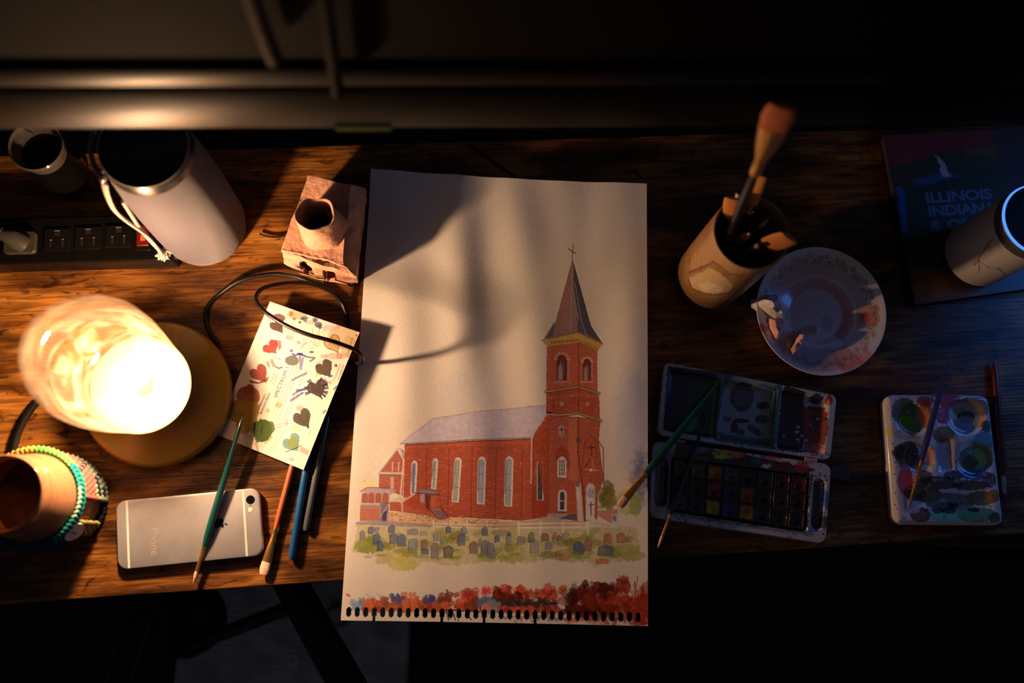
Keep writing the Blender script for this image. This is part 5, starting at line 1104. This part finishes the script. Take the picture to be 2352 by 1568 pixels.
ts_ = empty('crumpled_tissue', tuple(P(1775, 720, .010)), 'crumpled white and pink-stained tissue lying on the left of the saucer', 'tissue')
crumple('white_fold', None, pl_((335, 570), (470, 500), (600, 510), (690, 700), (685, 800), (600, 800), (470, 740), (340, 650)), .0105, .022, TW, 1, parent=ts_)
crumple('pink_fold', None, pl_((475, 740), (660, 790), (650, 900), (600, 1030), (560, 1030), (480, 880)), .0100, .017, TP, 2, parent=ts_)
t2 = empty('tissue_twist', tuple(P(1825, 790, .009)), 'pink twist of tissue nearest the centre of the saucer', 'tissue')
crumple('pink_roll', None, pl_((820, 900), (880, 890), (880, 990), (850, 1100), (710, 1220), (680, 1170), (760, 1050)), .0085, .014, TP, 3, parent=t2)
crumple('tissue_scrap', 'tiny white torn scrap of tissue in the middle of the saucer', pl_((930, 840), (985, 850), (1040, 930), (980, 960), (990, 900)), .0052, .006, TW, 5, loc=tuple(P(1873, 752, .005)))
# ------------------------------------------------------------------ watercolour box
def rrmap(a, b, asp, rad):
    """square [-1,1]^2 to rounded rectangle with half sizes (asp,1) and corner radius rad"""
    if a == 0 and b == 0: return 0., 0.
    x, y = a*asp, b; L_ = math.hypot(x, y); dx, dy = x/L_, y/L_
    S = min(asp/abs(dx) if dx else 1e9, 1/abs(dy) if dy else 1e9)
    # ray to rounded rectangle
    R_ = S; px, py = dx*S, dy*S
    if abs(px) > asp-rad and abs(py) > 1-rad:
        cx_, cy_ = math.copysign(asp-rad, px), math.copysign(1-rad, py); bq = dx*cx_+dy*cy_; cq = cx_*cx_+cy_*cy_-rad*rad; R_ = bq+math.sqrt(max(0, bq*bq-cq))
    return x*R_/S, y*R_/S
def relief(name, corners, zf_, zlow, m, par, nx_, ny_, asp, rad, cvs, skirt_in=.0006):
    """plate with rounded corners and wells; zf_(u,v) in 0..1 from the first corner"""
    A, B, C, D = [np.asarray(c)[:2] for c in corners]; V, F = [], []
    def at(x, y):
        u, v = (x/asp+1)/2, (y+1)/2; return (A*(1-u)+B*u)*(1-v)+(D*(1-u)+C*u)*v, u, v
    for j in range(ny_+1):
        for i in range(nx_+1):
            x, y = rrmap(2*i/nx_-1, 2*j/ny_-1, asp, rad); p, u, v = at(x, y); V.append((p[0], p[1], zf_(u, v)))
    for j in range(ny_):
        for i in range(nx_): a = j*(nx_+1)+i; F.append((a, a+1, a+nx_+2, a+nx_+1))
    bd = [i for i in range(nx_+1)]+[j*(nx_+1)+nx_ for j in range(1, ny_+1)]+[ny_*(nx_+1)+i for i in range(nx_-1, -1, -1)]+[j*(nx_+1) for j in range(ny_-1, 0, -1)]
    c = (A+B+C+D)/4; n0 = len(V)
    for zz, ins in ((-.0008, -.0006), (None, -.0006)):
        for k in bd:
            x, y, z_ = V[k]; d = np.array((x, y))-c; d /= np.linalg.norm(d); V.append((x-d[0]*ins, y-d[1]*ins, (z_+zz) if zz is not None else zlow))
    K = len(bd)
    for k in range(K):
        j = (k+1) % K; F.append((bd[k], bd[j], n0+j, n0+k)); F.append((n0+k, n0+j, n0+K+j, n0+K+k))
    F.append(tuple(range(n0+K, n0+2*K)))
    return obj(name, V, F, m, par, smooth=50, uv=cvs.uv(V))
def sst(e0, e1, x): t = max(0, min(1, (x-e0)/(e1-e0))); return t*t*(3-2*t)
def rwell(u, v, u0, u1, v0, v1, s_): return min(sst(u0, u0+s_, u), 1-sst(u1-s_, u1, u), 1)*min(sst(v0, v0+s_*1.6, v), 1-sst(v1-s_*1.6, v1, v))
pb = crop(1420, 810, 3.336)
LIDC = [P(1526, 832, .013), P(1921, 908, .013), P(1906, 1056, .013), P(1510, 998, .013)]
TRC = [P(1500, 1012, .017), P(1909, 1066, .017), P(1896, 1248, .017), P(1492, 1186, .017)]
wb = empty('watercolour_box', tuple(P(1700, 1040, 0)), 'open white watercolour box full of dirty paint pans right of the painting', 'paint box')
allc = np.array([c[:2] for c in LIDC+TRC]); bx0, by0 = allc.min(0)-.006; bx1, by1 = allc.max(0)+.006
cb_ = Canvas((bx0, by0, bx1, by1), 6500, (.66, .64, .66), z=.014, ref=(152, 135, 135))
cb_.poly(pb((380, 100), (760, 150), (715, 655), (345, 590)), (16, 40, 40), .97, wob=4, tex=.1, edge=.1); cb_.poly(pb((400, 110), (560, 130), (480, 620), (350, 590)), (22, 26, 48), .8, wob=9, soft=30)
cb_.poly(pb((540, 470), (640, 480), (640, 580), (520, 600)), (52, 112, 92), .6, wob=9, soft=7); cb_.poly(pb((640, 200), (760, 160), (720, 640), (600, 620)), (16, 66, 56), .55, wob=6, soft=10)
cb_.poly(pb((775, 160), (1262, 235), (1215, 745), (730, 665)), (104, 104, 108), .9, wob=2)
cb_.poly(pb((740, 600), (1000, 640), (1220, 660), (1215, 745), (730, 668)), (24, 64, 58), .85, wob=9, soft=8); cb_.poly(pb((1190, 250), (1262, 240), (1215, 740), (1170, 720)), (22, 70, 60), .8, wob=8, soft=6); cb_.poly(pb((760, 150), (880, 170), (830, 250), (750, 600), (725, 660)), (20, 56, 62), .75, wob=8, soft=8)
cb_.blob(*pb((965, 330))[0], 28, 34, (40, 36, 44), .9, wob=8); cb_.blob(*pb((1130, 395))[0], 15, 9, (22, 22, 28), .95, wob=7); cb_.blob(*pb((1120, 500))[0], 17, 10, (34, 34, 38), .9, wob=7); cb_.blob(*pb((960, 515))[0], 20, 5, (18, 18, 36), .95, wob=5); cb_.blob(*pb((850, 500))[0], 10, 7, (50, 50, 54), .8, wob=5); cb_.blob(*pb((905, 560))[0], 9, 14, (24, 24, 34), .9, wob=5); cb_.blob(*pb((955, 600))[0], 10, 7, (34, 36, 40), .85, wob=5); cb_.blob(*pb((1060, 585))[0], 20, 8, (48, 46, 52), .9, wob=5, rot=.6)
for i in range(9): cb_.line(pb((900, 250+i*17), (1060, 245+i*18+10)), 1.6, (112, 110, 116), .7, wob=2)
cb_.poly(pb((1275, 245), (1440, 300), (1450, 480), (1430, 770), (1225, 745)), (14, 16, 22), .96, wob=8)
cb_.poly(pb((1440, 400), (1600, 420), (1610, 560), (1590, 700), (1450, 750), (1430, 560)), (96, 16, 16), .9, wob=8); cb_.poly(pb((1450, 690), (1560, 680), (1590, 740), (1500, 800), (1440, 760)), (150, 72, 96), .85, wob=8); cb_.blob(*pb((1530, 350))[0], 15, 12, (20, 34, 64), .95, wob=6); cb_.blob(*pb((1620, 360))[0], 7, 13, (104, 22, 22), .9, wob=5); cb_.blob(*pb((1520, 420))[0], 18, 6, (70, 20, 22), .9, wob=7); cb_.blob(*pb((1540, 500))[0], 14, 9, (30, 54, 40), .8, wob=7); cb_.poly(pb((1380, 330), (1450, 340), (1410, 370)), (100, 20, 24), .9, wob=4)
for i in range(70):
    cb_.blob(*pb((1280+R.rand()*340, 240+R.rand()*520))[0], 2+4*R.rand(), 2+3*R.rand(), [(16, 20, 26), (90, 20, 20), (150, 140, 144), (24, 50, 44), (20, 36, 80)][R.randint(5)], .7, wob=4)
for i in range(60):
    x = 560+R.rand()*850; cb_.blob(*pb((x, 95+(x-560)*.155+R.randn()*5))[0], 3+5*R.rand(), 1.5, (18, 26, 26), .75, wob=3)
# tray: dark central field, stained margins
cb_.poly(pb((440, 700), (600, 720), (1000, 790), (1500, 890), (1480, 960), (1440, 1380), (1000, 1310), (640, 1250), (380, 1210), (400, 900)), (28, 24, 26), .96, wob=6)
for x, y, rx, ry, c in ((640, 840, 18, 14, (64, 60, 20)), (780, 770, 22, 8, (190, 120, 50)), (900, 780, 24, 9, (190, 84, 44)), (800, 800, 20, 6, (150, 140, 50)), (1050, 830, 14, 9, (40, 66, 50)), (1180, 800, 26, 7, (150, 40, 70)), (1260, 870, 24, 11, (66, 20, 26)), (1430, 830, 24, 10, (190, 70, 54)), (1400, 880, 18, 10, (120, 24, 36)), (1540, 830, 10, 5, (200, 70, 40)), (500, 700, 20, 8, (70, 60, 62)), (620, 740, 22, 9, (90, 84, 88)), (440, 1200, 12, 10, (120, 70, 56)), (730, 1270, 20, 6, (70, 70, 30)), (1050, 1320, 20, 5, (44, 60, 62)), (1590, 1130, 8, 22, (46, 70, 120)), (1570, 1300, 10, 16, (20, 26, 44)), (1480, 1350, 14, 9, (60, 84, 110)), (380, 1100, 10, 30, (110, 104, 108)), (1130, 870, 12, 4, (170, 160, 165)), (1480, 920, 8, 4, (160, 110, 150))):
    cb_.blob(*pb((x, y))[0], rx, ry, c, .85, wob=8, soft=3)
for i in range(150):
    t = R.rand(); e = R.randint(4); x, y = [(280+t*180, 760+R.rand()*450), (400+t*1150, 1235+t*170+R.randn()*16), (1480+R.rand()*110, 900+t*500), (500+t*1050, 690+t*170+R.randn()*14)][e]
    cb_.blob(*pb((x, y))[0], 1+3*R.rand(), 1+2*R.rand(), [(18, 18, 22), (30, 40, 46), (60, 40, 40), (20, 24, 50)][R.randint(4)], .75, wob=3)
cb_.poly(pb((300, 760), (420, 760), (440, 900), (390, 1200), (280, 1160), (290, 900)), (66, 60, 64), .75, wob=8, soft=6); cb_.poly(pb((330, 860), (385, 870), (370, 1150), (310, 1150)), (22, 22, 28), .9, wob=4)
cb_.poly(pb((1500, 980), (1560, 980), (1550, 1340), (1480, 1340)), (24, 32, 44), .9, wob=5); cb_.poly(pb((420, 1180), (1000, 1290), (1480, 1370), (1470, 1400), (900, 1330), (400, 1240)), (60, 56, 62), .6, wob=8, soft=6)
for i in range(260):
    x, y = 260+R.rand()*1360, 700+R.rand()*720; cb_.blob(*pb((x, y))[0], 1+5*R.rand(), 1+3*R.rand(), [(30, 28, 34), (60, 56, 60), (44, 60, 62), (90, 40, 50)][R.randint(4)], .5, wob=5)
cb_.a = .80*np.power(np.clip(cb_.a, 0, 1), 1.15)
WBM = imat('paint_stained_enamel', cb_, .16, .5, coat=.5)
def zlid(u, v):
    w = max(rwell(u, v, .035, .335, .07, .93, .022), rwell(u, v, .345, .665, .07, .93, .022), rwell(u, v, .675, .965, .07, .93, .022)); return .0135-.0075*w
relief('lid', LIDC, zlid, .0008, WBM, wb, 150, 60, 2.55, .20, cb_)
def ztray(u, v):
    w = rwell(u, v, .105, .895, .17, .90, .02)
    for uc_ in (.055, .945):
        d = math.hypot((u-uc_)/.034, max(0, abs(v-.52)-.24)/.085); w = max(w, (1-sst(.75, 1.05, d))*.7)
    return .0165-.0085*w
relief('pan_tray', TRC, ztray, .0008, WBM, wb, 170, 80, 2.3, .22, cb_)
for i, (u0, u1) in enumerate(((.08, .2), (.84, .95))):
    a = LIDC[3]*(1-(u0+u1)/2)+LIDC[2]*((u0+u1)/2); b = TRC[0]*(1-(u0+u1)/2)+TRC[1]*((u0+u1)/2); d = (LIDC[2]-LIDC[3]); d = d/np.linalg.norm(d)*.006
    c = (a+b)/2; c[2] = .0115; V, F = tube([c-d, c+d], .0022, 12); obj('hinge', V, F, mat('stained_hinge', (.45, .42, .44), .4), wb)
# 24 half pans
PCOL = [(.10, .10, .02), (.16, .15, .03), (.60, .26, .03), (.14, .11, .13), (.03, .03, .03), (.02, .06, .04), (.10, .010, .012), (.22, .012, .012),
        (.02, .02, .02), (.04, .035, .02), (.28, .05, .02), (.02, .018, .14), (.50, .10, .02), (.01, .012, .03), (.05, .02, .02), (.05, .008, .01),
        (.12, .13, .15), (.03, .04, .05), (.62, .50, .03), (.015, .03, .30), (.62, .34, .03), (.01, .02, .04), (.02, .02, .03), (.012, .012, .014)]
RIMC = mat('dirty_pan_rim', (.025, .018, .015), .10, spec=.7, varc=((.10, .07, .055), 90, .5), coat=.6)
cols_ = 8; 
def tr(u, v): 
    p = (TRC[0]*(1-u)+TRC[1]*u)*(1-v)+(TRC[3]*(1-u)+TRC[2]*u)*v; return p[:2]
for r_ in range(3):
    for c in range(8):
        u0 = .125+c*.0945; u1 = u0+.087; v0 = .20+r_*.225; v1 = v0+.21
        q = [tr(u0, v0), tr(u1, v0), tr(u1, v1), tr(u0, v1)]; ctr = sum(q)/4; jt = .0006*(((r_*5+c*3) % 4)-1.5); zt_ = .0152+jt*.5
        V = []; F = []
        for s_, zz in ((1, .0086), (1, zt_), (.86, zt_), (.80, zt_-.0042)):
            for k in range(4):
                p = ctr+(q[k]-ctr)*s_; V.append((p[0], p[1], zz))
        for l in range(3):
            for k in range(4): j = (k+1) % 4; F.append((l*4+k, l*4+j, l*4+4+j, l*4+4+k))
        F.append((12, 13, 14, 15)); F.append((3, 2, 1, 0))
        pan = obj('paint_pan', V, F, RIMC, wb, bevel=.0004)
        col = PCOL[r_*8+c]; g = []; n = 9; V = []; F = []
        for j in range(n+1):
            for i in range(n+1):
                s_, t_ = (i/n*2-1)*.80, (j/n*2-1)*.80; p = ctr+((q[1]-q[0])*s_+(q[3]-q[0])*t_)/2; rr_ = math.hypot(s_, t_); V.append((p[0], p[1], zt_-.0012-.0022*max(0, 1-rr_*1.4)+.0004*math.sin(i*2+c)*math.cos(j*2.3+r_)))
        for j in range(n):
            for i in range(n): a = j*(n+1)+i; F.append((a, a+1, a+n+2, a+n+1))
        obj('paint_cake', V, F, mat('wet_paint', col, .10, coat=.6, varc=(tuple(x*.35 for x in col), 160, .4)), pan, smooth=80)
brush('paintbrush', 'teal flat brush leaning over the watercolour box with its tip on the painting', P(1650, 880, .021), P(1423, 1163, .034), .745, .19, .0040, .0030, TEAL, (.85, .42, .30), flat=True, bw=.0045, fcol=(.9, .42, .08), taper=.35)
brush('paintbrush', 'thin teal round brush lying on the pan tray with its tip below the watercolour box', P(1632, 935, .0185), P(1511, 1258, .025), .77, .15, .0028, .0017, TEAL, (.85, .45, .30), taper=.35)
# clear film scrap by the box
q = [P(1898, 1075, .001), P(1925, 1068, .001), P(1957, 1086, .001), P(1950, 1106, .001), P(1905, 1095, .001)]
V, F = prism([x[:2] for x in q], .0006, .0022); V = [(x, y, z_+.0008*math.sin(x*500)) for x, y, z_ in V]
tag(obj('plastic_scrap', V, F, glassy('smoky_film', (.75, .75, .75), .3, .15, (.4, .4, .4), .12), loc=tuple(P(1925, 1085))), 'dim clear plastic scrap beside the right edge of the watercolour box', 'scrap')
# ------------------------------------------------------------------ small enamel palette
sq = crop(1980, 780, 3.409); z = .0150
SC = [P(2034, 906, z), P(2272, 908, z), P(2308, 1205, z), P(2058, 1203, z)]
al = np.array([c[:2] for c in SC]); x0, y0 = al.min(0)-.005; x1, y1 = al.max(0)+.005
cs = Canvas((x0, y0, x1, y1), 6500, (.74, .72, .72), z=z, ref=(120, 122, 172))
def sb(x, y, rx, ry, c, a=.85, **k): cs.blob(*sq((x, y))[0], rx/3.4, ry/3.4, c, a, wob=6, **k)
for d in ((330, 560, 100, 110, (40, 56, 70)), (400, 620, 110, 120, (44, 62, 34)), (360, 640, 60, 60, (50, 92, 24)), (500, 580, 50, 110, (104, 60, 44)), (500, 480, 70, 40, (86, 34, 58)), (680, 480, 100, 50, (90, 16, 60)), (640, 590, 60, 70, (86, 36, 100)), (860, 540, 140, 90, (70, 62, 62)), (830, 600, 70, 50, (14, 16, 30)), (820, 660, 90, 70, (66, 72, 112)), (930, 640, 50, 50, (130, 100, 90)), (980, 680, 40, 50, (24, 50, 80)), (960, 800, 90, 80, (50, 90, 140)), (340, 740, 90, 40, (100, 96, 130)), (360, 900, 100, 110, (24, 26, 40)), (440, 950, 60, 60, (60, 42, 80)), (300, 880, 60, 60, (24, 22, 34)), (680, 860, 100, 160, (100, 90, 130)), (640, 740, 90, 60, (62, 60, 80)), (900, 930, 130, 110, (20, 66, 80)), (960, 900, 70, 80, (76, 90, 80)), (860, 960, 60, 60, (14, 50, 50)), (900, 1060, 120, 40, (26, 40, 110)), (720, 1060, 80, 40, (50, 34, 90)), (540, 920, 34, 70, (170, 90, 100)), (500, 1080, 50, 60, (40, 44, 44)), (340, 1100, 60, 120, (110, 26, 76)), (600, 1120, 200, 50, (16, 14, 26)), (850, 1140, 150, 40, (18, 16, 26)), (420, 1200, 90, 60, (26, 24, 36)), (540, 1220, 100, 60, (24, 30, 40)), (700, 1270, 200, 70, (40, 60, 80)), (940, 1240, 120, 60, (50, 52, 40)), (1040, 1220, 50, 50, (90, 70, 44)), (700, 1380, 220, 40, (30, 110, 140)), (900, 1370, 160, 60, (36, 80, 90)), (880, 1330, 50, 20, (12, 20, 24)), (680, 1340, 60, 24, (14, 30, 34)), (600, 1340, 50, 20, (16, 36, 40)), (1040, 1390, 50, 40, (24, 40, 44)), (460, 1370, 80, 60, (40, 32, 56)), (720, 1300, 40, 26, (14, 24, 34)), (1000, 1100, 60, 60, (50, 36, 70)), (660, 440, 120, 16, (100, 60, 120)), (400, 1330, 60, 26, (110, 96, 150)), (330, 500, 30, 50, (50, 70, 40))): sb(*d)
for i in range(160): sb(280+R.rand()*800, 450+R.rand()*960, 6+18*R.rand(), 5+12*R.rand(), [(20, 26, 40), (60, 110, 130), (110, 110, 150), (80, 30, 60), (30, 60, 60), (120, 84, 70)][R.randint(6)], .45)
for i in range(30): sb(205+R.rand()*40+(i/30)*60, 450+i*30, 3+4*R.rand(), 3+5*R.rand(), (60, 50, 50), .7)
sb(230, 720, 22, 36, (150, 110, 40), .8)
cs.a = .95*np.power(np.clip(cs.a, 0, 1), 1.3)
def zsp(u, v):
    w = 0
    for cu, cv_, ru in ((.25, .19, .17), (.76, .17, .19), (.27, .50, .16), (.78, .50, .18)): w = max(w, 1-sst(.7, 1.05, math.hypot((u-cu)/ru, (v-cv_)/(ru*.8))))
    w = max(w, rwell(u, v, .42, .62, .30, .62, .05), rwell(u, v, .08, .93, .70, .93, .08)); e = min(u, 1-u, v*1.25, (1-v)*1.25); return z-.0005-.0035*w-.0030*(1-sst(0, .05, e))**2
pal = empty('enamel_palette', tuple(P(2170, 1055, 0)), 'small white rounded palette covered in mixed paint at the lower right', 'palette')
relief('mixing_plate', SC, zsp, .0006, imat('paint_covered_enamel', cs, .14, .5, coat=.6), pal, 90, 110, .80, .16, cs)
brush('paintbrush', 'blue-handled brush lying diagonally on the small palette', P(2186, 798, .030), P(2086, 1172, .016), .70, .20, .0032, .0019, mat('violet_blue_lacquer', (.03, .04, .16), .25, coat=.5), (.25, .10, .05), fcol=(.85, .35, .06), taper=.3)
brush('paintbrush', 'dark red brush lying on the wood along the right side of the small palette', P(2283, 830, .005), P(2309, 1160, .004), .80, .12, .0042, .0026, mat('dark_red_lacquer', (.09, .010, .010), .25, coat=.5), (.05, .04, .04), fcol=(.5, .45, .4), taper=.75)
# ------------------------------------------------------------------ book
bk = crop(1980, 290, 3.075); z = .012
bc4 = [P(2028, 310, z), P(2470, 286, z), P(2520, 640, z), P(2102, 700, z)]
cbk = Canvas((min(c[0] for c in bc4)-.01, min(c[1] for c in bc4)-.01, max(c[0] for c in bc4)+.01, max(c[1] for c in bc4)+.01), 3000, (.045, .040, .035), z=z)
def bb(pts, c, a=.9, wob=5, soft=3): cbk.poly(bk(*pts), c, a, wob, soft)
bb(((150, 60), (900, 20), (950, 120), (600, 170), (240, 290), (180, 250)), (.16, .025, .03)); bb(((240, 300), (520, 200), (980, 160), (1100, 900), (400, 1250), (300, 800)), (.035, .050, .025), .8); bb(((245, 430), (300, 440), (320, 720), (295, 780), (260, 560)), (.03, .10, .30)); bb(((360, 380), (560, 330), (720, 340), (560, 390), (380, 420)), (.02, .08, .22), .8)
bb(((505, 200), (560, 230), (625, 350), (560, 365), (545, 270)), (.35, .33, .34)); bb(((340, 1000), (700, 1020), (900, 1200), (400, 1230)), (.16, .05, .02), .7, soft=12); bb(((320, 760), (440, 780), (500, 1000), (330, 1010)), (.05, .03, .06), .7); bb(((720, 150), (960, 130), (950, 220), (740, 210)), (.12, .08, .02), .6)
bko = empty('map_book', tuple(P(2250, 500, 0)), 'dark paperback with blocky ILLINOIS INDIANA lettering under the white canister', 'book')
V, F = prism([c[:2] for c in bc4], z-.0004, z); obj('front_cover', V, F, imat('printed_cover', cbk, .35, .4), bko, smooth=0, uv=cbk.uv(V), bevel=.0002)
V, F = prism([np.mean([c[:2] for c in bc4], 0)+(c[:2]-np.mean([c[:2] for c in bc4], 0))*.985 for c in bc4], .0012, z-.0005); obj('page_block', V, F, mat('dim_pages', (.02, .016, .012), .95), bko)
V, F = prism([c[:2] for c in bc4], .0005, .0010); obj('back_cover', V, F, BLACKM, bko)
LT = mat('lilac_print', (.16, .15, .22), .6)
def booktext(body, p0, p1, hpx):
    g, Fg = text_geo(body, 1.0, .035, .95); a, b = P(*p0, z)[:2], P(*p1, z)[:2]; d = b-a; L_ = np.linalg.norm(d); d /= L_; nr_ = np.array((-d[1], d[0])); h = hpx/2.35/1000
    V = [(*(a+d*(x/g[:, 0].max()*L_)+nr_*(y*h/.72)), z+.0002) for x, y, _ in g]; obj('title_lettering', V, Fg, LT, bko, smooth=0)
booktext('ILLINOIS', (2127, 466), (2280, 455), 27); booktext('INDIANA', (2133, 497), (2292, 486), 28); booktext('& OHIO', (2138, 530), (2290, 520), 27)
# ------------------------------------------------------------------ white canister speaker with blue light ring
z0_ = .0122
WC = P(2232, 590, z0_); wc = empty('smart_speaker', (WC[0], WC[1], z0_), 'white canister speaker with a glowing blue ring standing on the book', 'speaker')
r_ = .0360
cw = Canvas((0, 0, .226, .13), 4000, (.66, .62, .56), tf=lambda p: p)
def cwl(pts, w, c, a): cw._paint(np.array([((d+180)/360*.226, z_) for d, z_ in pts])*4000, False, w, np.array(c), a, 3, 1.5, .1, 0)
cwl(((-158, .098), (-148, .074), (-140, .060), (-136, .050)), 5, (.10, .06, .04), .85); cwl(((-141, .062), (-120, .062), (-108, .070), (-98, .064), (-84, .054), (-76, .052)), 3.5, (.10, .06, .04), .9); cwl(((-141, .062), (-128, .052), (-122, .044)), 5, (.14, .08, .05), .8); cwl(((-112, .070), (-104, .066)), 8, (.10, .06, .04), .8)
prof = [(r_*.975, .0115), (r_, .0125), (r_, .105), (r_*.985, .1065)]
NS = 96; V, F = lathe(prof, WC, NS, a0=-math.pi); V = list(V)+[V[k*NS] for k in range(len(prof))]; F = []
idx = lambda k, i: k*NS+i if i < NS else NS*len(prof)+k
for k in range(len(prof)-1):
    for i in range(NS): F.append((idx(k, i), idx(k, i+1), idx(k+1, i+1), idx(k+1, i)))
obj('white_sleeve', V, F, imat('white_sleeve_print', cw, .55, .4), wc, smooth=60, uv=[(i/NS, p[1]/.13) for p in prof for i in range(NS)]+[(1, p[1]/.13) for p in prof])
V, F = lathe([(0, .0004), (r_*.95, .0004), (r_*.965, .002), (r_*.965, .0120), (0, .0122)], WC, 64); obj('base', V, F, mat('dark_base', (.02, .014, .01), .5), wc)
V, F = lathe([(r_*.96, .1066), (r_*.985, .108), (r_*.985, .118), (r_*.96, .1195)], WC, 96); obj('metal_band', V, F, mat('brushed_band', (.50, .40, .30), .3, metal=.8), wc)
V, F = lathe([(0, .1195), (r_*.93, .1195), (r_*.95, .1205), (r_*.92, .1225), (0, .1215)], WC, 96); obj('top_plate', V, F, BLACKM, wc)
BLM = bpy.data.materials.new('blue_light'); BLM.use_nodes = True; nb = BLM.node_tree; nb.nodes.clear(); e = nb.nodes.new('ShaderNodeEmission'); e.inputs[0].default_value = (.10, .33, 1, 1); e.inputs[1].default_value = 1.1; oo = nb.nodes.new('ShaderNodeOutputMaterial'); nb.links.new(e.outputs[0], oo.inputs[0])
V, F = lathe([(r_*.952, .1200), (r_*.985, .1208), (r_*.975, .1226), (r_*.935, .1230), (r_*.952, .1200)], WC, 96); obj('light_ring', V, F, BLM, wc)
